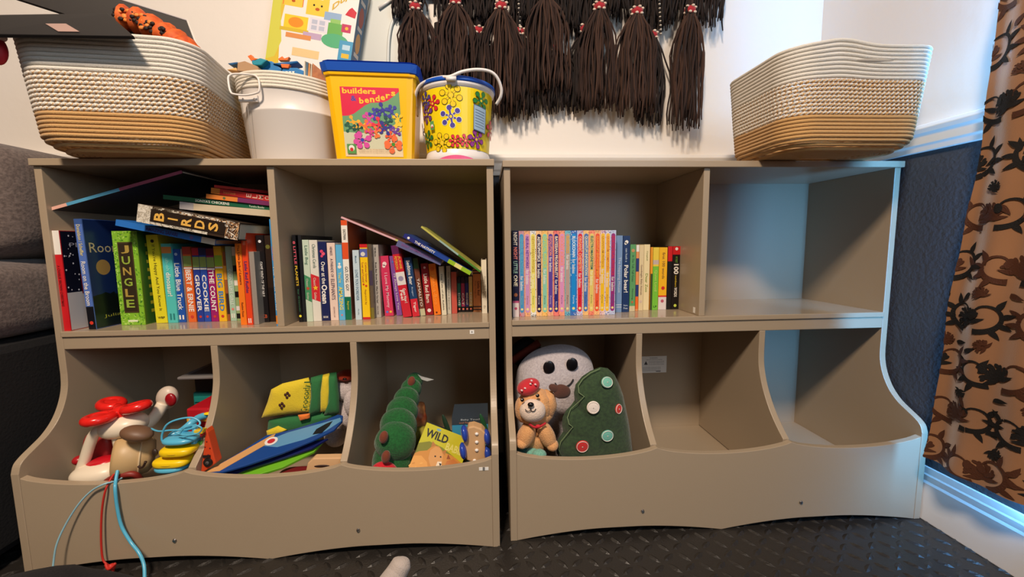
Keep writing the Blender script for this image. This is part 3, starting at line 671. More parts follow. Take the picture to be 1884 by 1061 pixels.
R_((1174.4, 569), (1182.6, 568.6), (1177, 450.5), (226, 206, 160), 'cream nursery book left of the Dear Zoo book', yy=.114, lean=0, titles=(('Goodnight Baby Animals', (140, 110, 90), .3, .76, .5, 'down', 0, 0),), dots=((.86, .5, .3, (214, 190, 170)),))
R_((1183, 568.2), (1193.5, 567.6), (1185, 449.5), (238, 220, 170), 'cream Dear Zoo book with fine green lettering', yy=.118, lean=0, titles=(('Campbell', (120, 140, 60), .1, .24, .3, 'down', 0, 0), ('Dear Zoo', (120, 150, 50), .44, .72, .46, 'down', 0, 0)))
R_((1195.5, 567.6), (1199, 567.4), (1196.8, 454.5), (240, 160, 40), 'very narrow orange book with a dark green foot', yy=.12, lean=0, d=.1, bands=((.42, 1, (60, 80, 40)),))
R_((1199.6, 567.4), (1210, 567), (1201.5, 455), (120, 196, 60), 'bright green book with a yellow head', yy=.12, lean=0, bands=((0, .2, (236, 206, 70)), (.2, .27, (200, 180, 170)), (.27, .3, (236, 206, 70))), titles=(('Quiet Loud', (196, 226, 110), .36, .7, .5, 'down'), ('LP', (30, 90, 30), .93, .96, .6, 'flat')))
R_((1210.6, 566.9), (1225.4, 566.3), (1213, 455), (244, 184, 30), 'golden first words book with a strawberry and a white foot', yy=.122, lean=0, titles=(('first 100 words', (130, 84, 40), .08, .5, .34, 'down', .05, 0),), bands=((.77, .795, (214, 50, 40)), (.795, 1, (226, 214, 210))), dots=((.65, .55, .22, (206, 40, 40)), (.86, .5, .2, (190, 90, 110))))
R_((1226.2, 566.2), (1234.4, 566), (1227.6, 453), (22, 20, 22), 'narrow black book with a red head beside the golden one', yy=.124, lean=0, bands=((0, .235, (204, 30, 36)),))
R_((1235, 566), (1248.6, 565), (1236.5, 453), (22, 20, 22), 'thick black numbers book with a red head, last in the right unit\'s row', yy=.124, lean=0, d=.1, bands=((0, .13, (204, 30, 36)),), titles=(('MY FIRST', (110, 160, 60), .16, .26, .3, 'down'), ('100', W_, .28, .44, .66, 'down', 0, .03), ('numbers', (220, 190, 60), .46, .64, .26, 'down'), ('WORDS', W_, .65, .8, .4, 'down', 0, .02)), dots=((.94, .5, .2, (206, 226, 90)), (.04, .5, .2, W_)))

# ------------------------------------------------------------ rope baskets
M_rw = mat((232, 226, 214), .85, 'cloth', bump=.8, scale=700)
M_rt = mat((206, 160, 98), .85, 'cloth', bump=.8, scale=700)
def rrect(cx, cy, a, b, r, ang, n=96, z=0):
    """points round a rounded rectangle, evenly by arc length"""
    per = [(2 * (b - r), 'e'), (PI / 2 * r, 'c')] ; out = []
    segs = [((a, -(b - r)), (0, 1), 2 * (b - r)), ((a - r, b - r), 0, PI / 2 * r), ((a - r, b), (-1, 0), 2 * (a - r)), ((-(a - r), b - r), PI / 2, PI / 2 * r),
            ((-a, b - r), (0, -1), 2 * (b - r)), ((-(a - r), -(b - r)), PI, PI / 2 * r), ((-(a - r), -b), (1, 0), 2 * (a - r)), ((a - r, -(b - r)), 1.5 * PI, PI / 2 * r)]
    tot = sum(s[2] for s in segs)
    for i in range(n):
        d = tot * i / n
        for P0, D, L in segs:
            if d <= L:
                if isinstance(D, tuple): x, y = P0[0] + D[0] * d, P0[1] + D[1] * d
                else: q = D + d / r; x, y = P0[0] + r * math.cos(q), P0[1] + r * math.sin(q)
                break
            d -= L
        c, s_ = math.cos(ang), math.sin(ang)
        out.append(Vector((cx + x * c - y * s_, cy + x * s_ + y * c, z)))
    return out, tot
def rope_basket(cx, cy, a, b, ang, h, label, z0=UH + .001, na=9, nb=9, nc=9, rimfn=None, flare=.10, handle=True):
    r = root('rope_basket', label, 'basket', (cx, cy, z0), group='three-tone rope baskets')
    N = na + nb + nc; rr = h / (2 * N) * 1.06
    parts = {}
    for i in range(N):
        t = (i + .5) / N; z = z0 + rr + (h - 2 * rr) * i / (N - 1)
        k = 1 - flare * (1 - t) - .13 * max(0, 1 - i / 3.2) ** 2
        rad = .055
        name = 'tan_rope_base' if i < na else 'twisted_rope_band' if i < na + nb else 'white_rope_band'
        mb = parts.setdefault(name, MB())
        pts, tot = rrect(cx, cy, a * k, b * k, rad, ang, 120 if name != 'twisted_rope_band' else 400)
        out = []
        for j, p in enumerate(pts):
            dz = rimfn(j / len(pts), t) if rimfn else 0
            out.append(Vector((p.x, p.y, z + dz)))
        if name == 'twisted_rope_band':
            # two-strand twist: lobed section that turns along the rope
            n = 12; vs = []; k2 = len(out); pitch = .0100; cen = Vector((cx, cy, 0)); ph0 = i * 1.3
            for j, p in enumerate(out):
                t_ = (out[(j + 1) % k2] - out[j - 1]).normalized(); up = Vector((0, 0, 1)); sd = t_.cross(up)
                nt = round(tot / pitch); q0 = 2 * PI * nt * j / k2 + ph0
                for m in range(n):
                    q = 2 * PI * m / n; R = rr * (.82 + .30 * math.cos(2 * (q) - q0))
                    vs.append(p + (sd * math.cos(q) + up * math.sin(q)) * R)
            for j in range(k2):
                q0 = 2 * PI * nt * j / k2 + ph0
                for m in range(n):
                    j2 = (j + 1) % k2; m2 = (m + 1) % n
                    q = 2 * PI * (m + .5) / n
                    w = math.cos(q - q0 / 2) 
                    base = len(mb.v)
                    mm = M_rt if math.cos(2 * q - q0) < -.15 else M_rw
                    mb.f.append(None)
                    mb.f[-1] = (j * n + m, j * n + m2, j2 * n + m2, j2 * n + m); mb.m.append(mb.mi(mm))
            off = len(mb.v); mb.v += [tuple(v) for v in vs]
            for q in range(len(mb.f) - k2 * n, len(mb.f)): mb.f[q] = tuple(off + v for v in mb.f[q])
        else:
            mb.tube(out, rr, M_rt if i < na else M_rw, n=8, closed=True)
    # woven base: shrinking coils
    mb = parts['tan_rope_base']
    k = 1 - flare - .13; q = 0
    while min(a, b) * k - q * 2 * rr > .022:
        q += 1; pts, _ = rrect(cx, cy, a * k - q * 2 * rr, b * k - q * 2 * rr, max(.008, .055 - q * 2 * rr), ang, 90, z0 + rr)
        mb.tube(pts, rr, M_rt, n=6, closed=True)
    for n_, mb in parts.items(): mb.build(n_, r, smooth=True)
    return r
def rimL(f, t): return .006 * math.sin(f * 2 * PI + 2.0) * t + (.010 * t ** 3 * math.exp(-((f - .62) / .05) ** 2))
rope_basket(.203, .080, .155, .168, .14, .208, 'rope basket on the left unit, holding black boards and a pumpkin print cloth', rimfn=rimL)
def rimR(f, t): return .012 * t ** 3 * math.exp(-((f - .76) / .05) ** 2) + .004 * t * math.sin(f * 2 * PI)
rb2 = rope_basket(1.722, .004, .163, .124, .0, .205, 'rope basket on the right unit by the wall corner, nothing showing inside', rimfn=rimR)
mb = MB(); mb.ell(at(1610, 111, -.121) , (.040, .002, .0032), mat((176, 168, 156), .9)); mb.build('handle_slot', rb2)

# things in the left basket
def slab(name, pts, t, m, label, cat, parts=None, n=None):
    r = root(name, label, cat, pts[0]); P = [Vector(p) for p in pts]
    nn = (P[1] - P[0]).cross(P[2] - P[0]).normalized() if n is None else Vector(n)
    return r, P, nn
r, P, nn = slab('black_folder', [at(-60, 28, -.06), at(198, 24, -.02), at(246, 66, -.115), at(-40, 62, -.14)], .01, None, 'black folder with a pale paper tab, lying across the left rope basket', 'folder')
mb = MB(); mb.prism(P, nn * .006, mat((17, 15, 17), .5)); mb.build('cover', r, bevel=.001)
mb = MB(); a = at(92, 44, -.09); 
q = [P[3].lerp(P[2], .52).lerp(P[0].lerp(P[1], .52), .12), P[3].lerp(P[2], .66).lerp(P[0].lerp(P[1], .66), .12), P[3].lerp(P[2], .62).lerp(P[0].lerp(P[1], .62), .48), P[3].lerp(P[2], .48).lerp(P[0].lerp(P[1], .48), .48)]
mb.prism([p - nn * .0008 for p in q], nn * -.0006, mat((170, 140, 130), .5)); mb.build('paper_tab', r)
r, P, nn = slab('black_board', [at(28, -4, .02), at(205, -6, .16), at(345, 38, .16), at(371, 106, -.02)], .01, None, 'large black display board with a white edge propped in the left rope basket', 'board')
mb = MB(); mb.prism(P, nn * .004, mat((17, 14, 16), .5)); mb.build('panel', r)
mb = MB(); mb.tube([P[2], P[3]], .0022, mat((225, 220, 214))); mb.tube([P[0], P[1], P[2]], .0018, mat((190, 184, 186))); mb.build('edge_strip', r)
# pumpkin cloth
M_pump = mat((222, 104, 34), .7, 'print', bump=.5, scale=60, c2=(186, 70, 22))
r = root('pumpkin_cloth', 'orange cloth printed with black-faced pumpkins, bunched in the left rope basket', 'cloth', at(300, 70, .03))
mb = MB()
pth = [at(226, 34, .0), at(262, 42, .0), at(300, 62, -.01), at(330, 82, -.02), at(352, 100, -.035)]
sp = sm(pth, 5)
for k, p in enumerate(sp): pass
mb.tube(sp, [.021 + .006 * math.sin(i * 1.9) for i in range(len(sp))], M_pump, n=14)
mb.build('fabric', r, smooth=True)
mb = MB(); random.seed(21)
for i in range(60):
    p = sp[random.randrange(1, len(sp) - 8)] + Vector((random.uniform(-.012, .012), -.0205, random.uniform(-.009, .010)))
    mb.ell(p, (.0050, .0024, .0036), mat((30, 14, 10), .7) if i % 3 else mat((240, 140, 60), .6), u=8, w=6)
mb.build('pumpkin_faces', r, smooth=True)
r = root('red_pouch', 'red and white pouch hanging at the left edge of the left rope basket', 'pouch', at(2, 80, -.09))
mb = MB(); mb.ell(at(-6, 92, -.10), (.016, .012, .026), mat((190, 26, 44), .6)); mb.build('red_fabric', r, smooth=True)
mb = MB(); mb.tube(sm([at(-4, 54, -.1), at(6, 58, -.1), at(10, 66, -.1)]), .003, mat((200, 30, 40))); mb.ell(at(-3, 68, -.1), (.012, .01, .008), mat((226, 200, 190), .7)); mb.build('drawstring', r, smooth=True)

# ------------------------------------------------------------ white metal tub
M_tub = mat((226, 220, 214), .38)
cx, cy = .484, .125
r = root('metal_tub', 'white enamelled tub with a wire side handle, right of the left rope basket', 'tub', (cx, cy, UH))
def tub(z, k, m=M_tub): pass
mb = MB(); z0 = UH + .001
sx, sy = .96, .80
prof = [(.002, z0 - z0), (.098, .0), (.101, .004), (.114, .112), (.1155, .1135), (.1155, .1165), (.1145, .118), (.119, .158), (.1205, .160), (.1205, .163), (.118, .164), (.112, .16), (.094, .01), (.002, .006)]
mb.lathe(prof, (cx, cy, z0), M_tub, n=72, sx=sx, sy=sy); mb.build('body', r, smooth=True)
mb = MB()
for k in range(5):
    z = z0 + .162 + k * .0068; R = .1195 + .0005 * k
    mb.tube([(cx + R * sx * math.cos(2 * PI * j / 64), cy + R * sy * math.sin(2 * PI * j / 64), z + .006 * math.cos(2 * PI * j / 64 + PI)) for j in range(64)], .0042, mat((230, 222, 206), .75, 'cloth', bump=.5, scale=600), closed=True)
o = mb.build('rim', r, smooth=True); o['label'] = 'ribbed cream rim'
hx = lambda px, py, y=None: at(px, py, cy - .099 if y is None else y)
yh = cy - .098
mb = MB(); mb.tube(sm([at(424, 138, yh), at(420, 142, yh - .003), at(421, 156, yh - .006), at(424, 168, yh - .008), at(430, 173, yh - .008), at(452, 175, yh - .008), at(472, 171, yh - .008), at(477, 166, yh - .008), at(477, 152, yh - .006), at(474, 143, yh - .003), at(466, 138, yh), at(446, 136, yh), at(430, 136, yh), at(424, 138, yh)], 4), .0022, M_tub)
mb.build('wire_handle', r, smooth=True)
mb = MB(); a = at(440, 187, yh + .004); b = at(474, 175, yh + .004); mb.box((a.x, a.y - .002, a.z), (b.x, a.y + .006, b.z), M_tub)
for px in (447, 468): mb.ell(at(px, 182, yh), (.0022, .002, .0022), M_tub, u=10, w=6)
mb.build('handle_plate', r, smooth=False, bevel=.001)
mb = MB(); mb.tube([at(455, 190, yh + .004), at(466, 292, yh + .022)], .0006, mat((170, 164, 158))); mb.build('seam', r)
# things in the tub
BL = (30, 120, 184)
r = root('toy_dragon', 'bright blue foam toy dragon with orange crests and white teeth sitting in the white tub', 'toy', at(500, 130, .1))
def px_poly(mb, pts, y, t, m): mb.prism([at(a, b, y) for a, b in pts], (0, t, 0), m)
mb = MB(); px_poly(mb, [(516, 136), (520, 124), (546, 124), (559, 130), (557, 150), (530, 150)], .07, .05, mat(BL)); px_poly(mb, [(462, 110), (500, 112), (518, 126), (516, 136), (475, 134)], .08, .05, mat(BL))
px_poly(mb, [(500, 116), (547, 111), (548, 115), (519, 121)], .075, .03, mat((24, 100, 160))); px_poly(mb, [(417, 116), (437, 113), (437, 117), (426, 120)], .07, .03, mat((34, 90, 140)))
px_poly(mb, [(462, 113), (478, 106), (492, 110), (480, 120), (465, 120)], .065, .03, mat((30, 140, 160)))
mb.build('body', r, bevel=.003)
mb = MB(); px_poly(mb, [(455, 103), (462, 100), (466, 106), (476, 108), (462, 112)], .09, .01, mat(ORG)); px_poly(mb, [(511, 108), (519, 103), (523, 107), (532, 104), (529, 111), (513, 111)], .09, .01, mat(ORG))
px_poly(mb, [(516, 117), (533, 118), (530, 125), (518, 124)], .066, .01, mat(ORG)); mb.build('crest', r, bevel=.001)
mb = MB()
for k in range(3): px_poly(mb, [(525 + 6 * k, 131), (530 + 6 * k, 131), (528 + 6 * k, 137)], .0685, .001, mat(W_))
mb.build('teeth', r)
r = root('cardboard_tube', 'brown cardboard piece sticking out of the white tub beside the blue dragon', 'cardboard', at(455, 125, .07))
mb = MB(); px_poly(mb, [(436, 130), (437, 115), (450, 112), (474, 122), (478, 134)], .06, .02, mat((176, 140, 104), .8)); px_poly(mb, [(417, 128), (434, 124), (436, 130)], .062, .02, mat((236, 180, 110))); mb.build('sheet', r, bevel=.001)
r = root('picture_card', 'worn brown picture cards standing at the right side of the white tub', 'card', at(575, 140, .07))
mb = MB()
for k in range(4): px_poly(mb, [(558 + 4 * k, 150), (560 + 4 * k, 112 + 2 * k), (562 + 4 * k, 112 + 2 * k), (562 + 4 * k, 150)], .07 + .002 * k, .1, mat(((200, 190, 170), (90, 120, 140), (220, 150, 80), (190, 180, 160))[k]))
px_poly(mb, [(574, 150), (575, 116), (592, 130), (605, 160), (590, 160)], .07, .003, mat((150, 84, 50), .5, 'print', bump=.1, scale=60, c2=(190, 120, 70))); mb.build('sheets', r)

# ------------------------------------------------------------ yellow box
def obox(name, label, cat, M): return root(name, label, cat, M=M)
M_y = mat((248, 190, 10), .32); M_b = mat((24, 84, 186), .35)
ang = .05
MY = Matrix.Translation((.691, .098, UH + .0008)) @ Matrix.Rotation(ang, 4, 'Z') @ Matrix.Rotation(.0, 4, 'Y')
r = obox('toy_box', 'yellow plastic box with a blue lid and a builders toy label', 'box', MY)
def taper(mb, a0, b0, a1, b1, z0, z1, rad, m, n=48):
    rings = []
    for a, b, z in ((a0 - .01, b0 - .01, z0), (a0, b0, z0 + .005), (a1, b1, z1)):
        rings.append(rrect(0, 0, a, b, rad, 0, n, z)[0])
    vs = [p for R in rings for p in R]; fs = []
    for i in range(2):
        for j in range(n): fs.append((i * n + j, i * n + (j + 1) % n, (i + 1) * n + (j + 1) % n, (i + 1) * n + j))
    fs.append(tuple(range(n - 1, -1, -1))); fs.append(tuple(range(2 * n, 3 * n)))
    mb.add(vs, fs, m)
mb = MB(); taper(mb, .087, .062, .099, .072, 0, .186, .014, M_y); mb.build('body', r, local=True)
mb = MB()
taper(mb, .1055, .0785, .109, .082, .186, .2080, .02, M_b)
taper(mb, .1045, .0775, .100, .074, .2080, .2105, .02, M_b)
mb.build('lid', r, local=True)
mb = MB(); taper(mb, .1025, .0755, .1035, .0765, .179, .189, .018, M_y); mb.build('rim', r, local=True)
# picture label
mb = MB(); za, zb = .012, .160
ya, yb = -.0686 - .0010, -.0686 - .0010 - .0087
f = Face(mb, (-.062, -.0628, za), (.127, 0, 0), (-.004, -.0080, zb - za), .0006)
f.rect(0, 0, 1, 1, cv((226, 206, 170))); f.rect(0, .3, 1, 1, cv((110, 160, 116)))
f.poly([(0, .13), (1, .10), (1, .45), (.6, .4), (.3, .34), (0, .36)], cv((206, 206, 176)))
redp = [(0, 1), (0, .585)] + [(.0 + .1 * i, v) for i, v in ((1, .59), (2, .62), (3, .68), (4, .74), (5, .78), (6, .785), (7, .79), (8, .82), (9, .88))] + [(1, .95), (1, 1)]
f.poly(redp, cv((222, 40, 76)))
yt = mat((244, 200, 40), .4)
f.text('builders', .035, .905, .60, .985, yt, .025)
f.text('&', .17, .80, .265, .875, mat((60, 60, 160)), .03)
for k, ch in enumerate('benders'):
    x = .31 + .092 * k; y = .765 + [0, .012, .025, .04, .055, .085, .12][k]
    f.text(ch, x, y, x + .075, y + (.085 if ch in 'bd' else .062), yt, .03)
random.seed(14)
def molecule(f, x, y, r, col, arms=5, hub=None, rr=None):
    m = mat(col, .4); rr = rr or r * .36
    for k in range(arms):
        a = k * 2 * PI / arms + random.random()
        X, Y = x + r * math.cos(a), y + r * math.sin(a) * .85
        f.poly([(x - r * .12 * math.sin(a), y + r * .12 * math.cos(a)), (x + r * .12 * math.sin(a), y - r * .12 * math.cos(a)), (X + r * .12 * math.sin(a), Y - r * .12 * math.cos(a)), (X - r * .12 * math.sin(a), Y + r * .12 * math.cos(a))], m)
        f.disc(X, Y, rr, rr * .85, m, 12)
    f.disc(x, y, r * .35, r * .3, m, 12)
    if hub: f.disc(x, y, r * .3, r * .26, mat(hub, .4), 12)
for x, y, r_, c in ((.18, .5, .09, (236, 170, 40)), (.3, .45, .08, (240, 180, 50)), (.12, .42, .08, (30, 90, 70)), (.25, .4, .07, (20, 70, 60)), (.45, .55, .09, (214, 70, 160)), (.38, .44, .09, (236, 110, 60)), (.55, .62, .08, (60, 60, 170)), (.7, .68, .10, (50, 50, 150)),
                    (.85, .66, .09, (56, 60, 160)), (.95, .55, .08, (240, 196, 40)), (.9, .45, .09, (240, 200, 60)), (.62, .47, .10, (226, 50, 70)), (.75, .5, .09, (30, 80, 80)), (.72, .42, .10, (50, 50, 140)), (.88, .36, .08, (110, 60, 160)), (.55, .36, .08, (236, 120, 60)), (.8, .3, .07, (236, 90, 50)), (.45, .35, .06, (210, 60, 140))):
    molecule(f, x, y, r_, c)
molecule(f, .31, .24, .11, (214, 76, 160), 6, (50, 70, 170), .05); molecule(f, .84, .18, .11, (240, 110, 60), 6, (60, 140, 50), .05)
f.rect(.04, .04, .19, .18, cv((90, 150, 80))); f.disc(.115, .12, .05, .045, cv((230, 230, 220))); f.disc(.115, .1, .03, .028, cv((200, 50, 50)))
for k in range(2): f.text('building toys for young children and families', .24, .06 + .035 * k, .85, .078 + .035 * k, mat((120, 90, 70)))
lb = mb.build('picture_label', r, local=True)

# ------------------------------------------------------------ round pail
cx, cy = .881, .085
r = root('toy_pail', 'round plastic pail with a white handle and flower shapes printed on yellow', 'pail', (cx, cy, UH))
z0 = UH + .0008; M_p = mat((232, 228, 226), .35)
mb = MB(); mb.lathe([(.001, .006), (.060, .006), (.062, 0), (.0735, .0), (.0765, .006), (.077, .012), (.0745, .022), (.0735, .024), (.0835, .158), (.0875, .160), (.0885, .166), (.086, .170), (.08, .17), (.07, .02), (.001, .012)], (cx, cy, z0), M_p, n=72); mb.build('body', r, smooth=True)
mb = MB(); mb.lathe([(.001, .0022), (.058, .0022), (.0605, .0012), (.0605, .006), (.001, .006)], (cx, cy, z0), mat((222, 90, 140), .4), n=48)
mb.add([(cx + math.sin(a) * .0772, cy - math.cos(a) * .0772, z0 + zz) for a in [-.62 + 1.24 * i / 16 for i in range(17)] for zz in (.0008, .0008 + .010 * math.cos((a) / .62 * PI / 2) ** .8)], [(2 * i, 2 * i + 2, 2 * i + 3, 2 * i + 1) for i in range(16)], mat((222, 90, 140), .4))
o = mb.build('base_ring', r); o['label'] = 'pink base'
mb = MB(); mb.lathe([(.001, .182), (.07, .182), (.082, .179), (.0905, .175), (.091, .168), (.0885, .166), (.001, .166)], (cx, cy, z0), M_b, n=72); mb.build('lid', r, smooth=True)
# wrap-around print
class Cyl:
    def __init__(s, mb): s.mb = mb; s.k = .0009
    def p(s, x, y):     # x angle fraction of 1 rad, y 0..1 height
        a = x; z = .0255 + y * .130; R = .0735 + (z - .024) / (.134) * .010 + s.k
        return (cx + R * math.sin(a), cy - R * math.cos(a), z0 + z)
    def poly(s, pts, m): s.k += .00001; s.mb.add([s.p(*q) for q in pts], [tuple(range(len(pts)))], m)
    def disc(s, x, y, r, m, n=16): s.poly([(x + r * math.cos(2 * PI * i / n), y + r * .60 * math.sin(2 * PI * i / n)) for i in range(n)], m)
    def flower(s, x, y, r, col, arms=6, a0=.5, hub=(240, 210, 60), out=None):
        m = mat(col, .35)
        for pas in ((1, m),) if not out else ((1.22, mat(out, .35)), (1, m)):
            kk, mm = pas
            for k in range(arms):
                a = a0 + 2 * PI * k / arms; X, Y = x + r * math.cos(a), y + r * .6 * math.sin(a)
                dx, dy = -math.sin(a) * r * .11 * kk, math.cos(a) * r * .065 * kk
                s.poly([(x + dx, y + dy), (x - dx, y - dy), (X - dx, Y - dy), (X + dx, Y + dy)], mm); s.disc(X, Y, r * .30 * kk, mm)
            s.disc(x, y, r * .3 * kk, mm)
        s.disc(x, y, r * .17, mat(hub, .35))
mb = MB(); C_ = Cyl(mb); n = 72
yl = cv((246, 218, 20))
C_.k = .0004; mb.add([C_.p(2 * PI * i / n, v) for i in range(n) for v in (0, 1)], [(2 * i, (2 * i + 2) % (2 * n), (2 * i + 3) % (2 * n), 2 * i + 1) for i in range(n)], yl); C_.k = .0009
for x, y, r_, c, o_ in ((-.12, .52, .24, (80, 70, 160), (240, 240, 200)), (-.1, .86, .24, (246, 206, 30), (90, 80, 30)), (-.66, .76, .18, (220, 44, 60), (120, 20, 30)), (-.95, .62, .2, (110, 60, 150), (40, 30, 60)), (-.95, .85, .18, (70, 60, 150), (40, 30, 60)), (-1.0, .2, .2, (30, 120, 60), (20, 50, 30)),
                     (-.42, .1, .22, (246, 206, 30), (90, 80, 30)), (-.02, .12, .14, (224, 50, 70), (120, 20, 40)), (.28, .13, .14, (226, 60, 80), (120, 20, 40)), (.62, .17, .2, (150, 60, 150), (60, 30, 90)), (.75, .82, .2, (40, 130, 60), (20, 60, 30)), (1.3, .4, .22, (226, 60, 70), (120, 20, 30)), (1.8, .7, .22, (70, 70, 170), (40, 30, 60)), (2.5, .3, .22, (40, 130, 60), (20, 60, 30)), (3.2, .7, .22, (226, 60, 70), (120, 20, 30)), (-1.6, .4, .22, (226, 120, 50), (120, 60, 30)), (-2.3, .7, .22, (80, 70, 160), (40, 30, 60))):
    C_.flower(x, y, r_, c, out=o_, a0=x * 3)
for i in range(6):
    C_.poly([(.50 + .07 * i, .32 - .0067 * i), (.57 + .07 * i, .3133 - .0067 * i), (.57 + .07 * i, .7333 - .0067 * i), (.50 + .07 * i, .74 - .0067 * i)], cv((70, 90, 130)))
for i in range(6):
    C_.poly([(.515 + .065 * i, .335 - .0067 * i), (.58 + .065 * i, .3283 - .0067 * i), (.58 + .065 * i, .7183 - .0067 * i), (.515 + .065 * i, .725 - .0067 * i)], cv((160, 190, 216)))
for k in range(7):
    for i in range(4): C_.poly([(.55 + .0775 * i, .38 - .0075 * i + k * .045), (.6275 + .0775 * i, .3725 - .0075 * i + k * .045), (.6275 + .0775 * i, .3845 - .0075 * i + k * .045), (.55 + .0775 * i, .392 - .0075 * i + k * .045)], cv((100, 120, 150)))
C_.poly([(-.76, .33), (-.62, .33), (-.62, .47), (-.76, .47)], cv((90, 160, 90))); C_.disc(-.69, .39, .05, cv((236, 230, 226))); C_.disc(-.69, .37, .03, cv((200, 50, 50)))
mb.build('printed_wrap', r)
# handle: strap hinged at both sides, resting over the lid's front
hp = [(765, 196), (764, 178), (772, 158), (790, 147), (812, 142), (828, 141), (850, 132), (876, 128), (900, 131), (914, 142), (922, 162), (921, 178), (913, 192)]
ys = [.07, .05, .035, .02, .004, -.008, -.01, -.006, .0, .006, .014, .02, .03]
pts = sm([at(a, b, y) for (a, b), y in zip(hp, ys)], 4)
mb = MB(); mb.tube(pts, .0036, M_p, n=8); a = at(829, 141, -.010); b = at(829, 150, -.004)
mb.box((a.x - .010, a.y - .002, b.z), (a.x + .012, a.y + .004, a.z), M_p)
mb.build('handle', r, smooth=True)
mb = MB()
for px, y in ((766, .085),): 
    c = at(px, 196, y); mb.box((c.x - .004, c.y - .008, c.z - .022), (c.x + .004, c.y + .008, c.z + .006), mat((206, 190, 170), .5))
mb.build('hinge_tab', r, bevel=.002)

# ------------------------------------------------------------ big picture-brick box leaning at the wall
mb0 = at(640, 150, .19)
Mx = Matrix.Translation((.538, .222, UH + .001)) @ Matrix.Rotation(.19, 4, 'Y') @ Matrix.Rotation(-.02, 4, 'X') @ Matrix.Rotation(-.08, 4, 'Z')
r = root('brick_set_box', 'large white toy brick box leaning tilted behind the yellow box', 'box', M=Mx)
bw, bd, bh = .225, .050, .52
MB().box((-bw, 0, 0), (0, bd, bh), cv((232, 228, 220))).build('carton', r, local=True, bevel=.001)
mb = MB(); f = Face(mb, (-bw, 0, 0), (bw, 0, 0), (0, 0, bh), .0004)
b_ = .44
f.poly([(0, 0), (1, 0), (1, 1), (0, 1)], cv((240, 238, 232)))
f.poly([(0, .40), (.0, 1), (.2, 1), (.12, .7), (.16, .5), (.06, .42)], cv((226, 196, 70)))
def blob(f, x, y, rx, ry, c, n=8, j=.12):
    f.poly([(x + rx * (1 + random.uniform(-j, j)) * math.cos(2 * PI * i / n), y + ry * (1 + random.uniform(-j, j)) * math.sin(2 * PI * i / n)) for i in range(n)], cv(c))
random.seed(31)
def bear(x, y, k, c, hat=None):
    f.rect(x - .10 * k, y - .03 * k, x + .10 * k, y + .03 * k, cv(c)); f.disc(x - .07 * k, y + .035 * k, .03 * k, .012 * k, cv(c)); f.disc(x + .07 * k, y + .035 * k, .03 * k, .012 * k, cv(c))
    for s_ in (-1, 1): f.disc(x + s_ * .035 * k, y + .008 * k, .009 * k, .004 * k, cv(K_))
    f.disc(x, y - .006 * k, .02 * k, .006 * k, cv((190, 90, 40)))
# cheerful chunky shapes (no known figures)
f.poly([(0, .52), (.0, 1), (.14, 1), (.10, .78), (.16, .62), (.10, .54)], cv((216, 214, 90)))
f.rect(.12, .80, .36, .87, cv((236, 120, 60))); bear(.24, .83, 1.1, (244, 206, 80))
f.rect(.40, .775, .66, .85, cv((240, 200, 60))); bear(.53, .81, 1.3, (246, 208, 76)); f.rect(.62, .76, .82, .80, cv((150, 180, 214)))
f.rect(.16, .69, .44, .755, cv((246, 210, 60))); f.disc(.30, .722, .09, .025, cv((240, 150, 50))); f.rect(.12, .675, .46, .692, cv((220, 190, 60)))
f.rect(.46, .695, .68, .76, cv((230, 226, 236)))
for a in (0, 1):
    for b in (0, 1): f.rect(.485 + a * .09, .702 + b * .028, .55 + a * .09, .723 + b * .028, cv((190, 196, 214)))
f.rect(.68, .66, .86, .75, cv((110, 180, 90))); f.rect(.84, .715, .95, .755, cv((196, 60, 100))); f.disc(.9, .735, .02, .008, cv((240, 190, 60))); f.disc(.78, .665, .16, .035, cv((90, 180, 130))); f.rect(.70, .75, .82, .77, cv((150, 200, 110)))
f.rect(.40, .655, .62, .685, cv((196, 170, 200))); f.rect(.2, .645, .5, .668, cv((226, 150, 90)))
f.rect(.3, .56, .62, .60, cv((236, 206, 150))); f.rect(.84, .50, 1, .675, cv((80, 160, 200))); f.rect(.88, .59, .97, .612, cv((240, 190, 60))); f.disc(.92, .56, .03, .012, cv((210, 50, 80))); f.rect(.88, .63, .97, .655, cv((190, 220, 236)))
f.rect(0, .05, 1, .40, cv((236, 196, 110)))
f.text('Duplo', .70, .80, .98, .84, mat((214, 176, 50)), .03, rise=.12)
f.poly([(.86, .80), (.98, .79), (.99, .82), (.93, .84), (.9, .83)], cv((206, 40, 60)))
mb.build('front_picture', r, local=True)
mb = MB(); f = Face(mb, (0, 0, 0), (0, bd, 0), (0, 0, bh), .0004)
f.rect(0, 0, 1, 1, cv((60, 110, 150))); 
for k, c in enumerate(((226, 110, 60), (240, 190, 50), (210, 90, 60), (236, 170, 90), (180, 60, 50))): f.disc(.5, .3 + .13 * k, .3, .05, cv(c)); f.rect(.2, .36 + .13 * k, .8, .38 + .13 * k, cv((230, 220, 210)))
mb.build('side_picture', r, local=True)
# grey tray lid behind it
r = root('plastic_tray', 'pale grey plastic tray propped against the wall beside the tilted brick box', 'tray', at(705, 110, .27))
P = [at(a, b, y) for a, b, y in ((655, 122, .288), (752, 122, .288), (750, 60, .292), (765, -30, .297), (690, -40, .297))]
mb = MB(); mb.prism(P, (0, .006, 0), mat((178, 184, 178), .4)); mb.build('panel', r, bevel=.002)
mb = MB(); q = [at(a, b, y) for a, b, y in ((714, 122, .285), (716, 70, .287), (724, 38, .289), (744, 22, .290), (772, 18, .290))]
mb.tube(sm(q), .0045, mat((206, 212, 208), .35)); q = [at(a, b, y) for a, b, y in ((697, 15, .289), (722, -2, .291))]; mb.tube(q, .004, mat((236, 234, 226), .3)); mb.build('raised_rim', r, smooth=True)

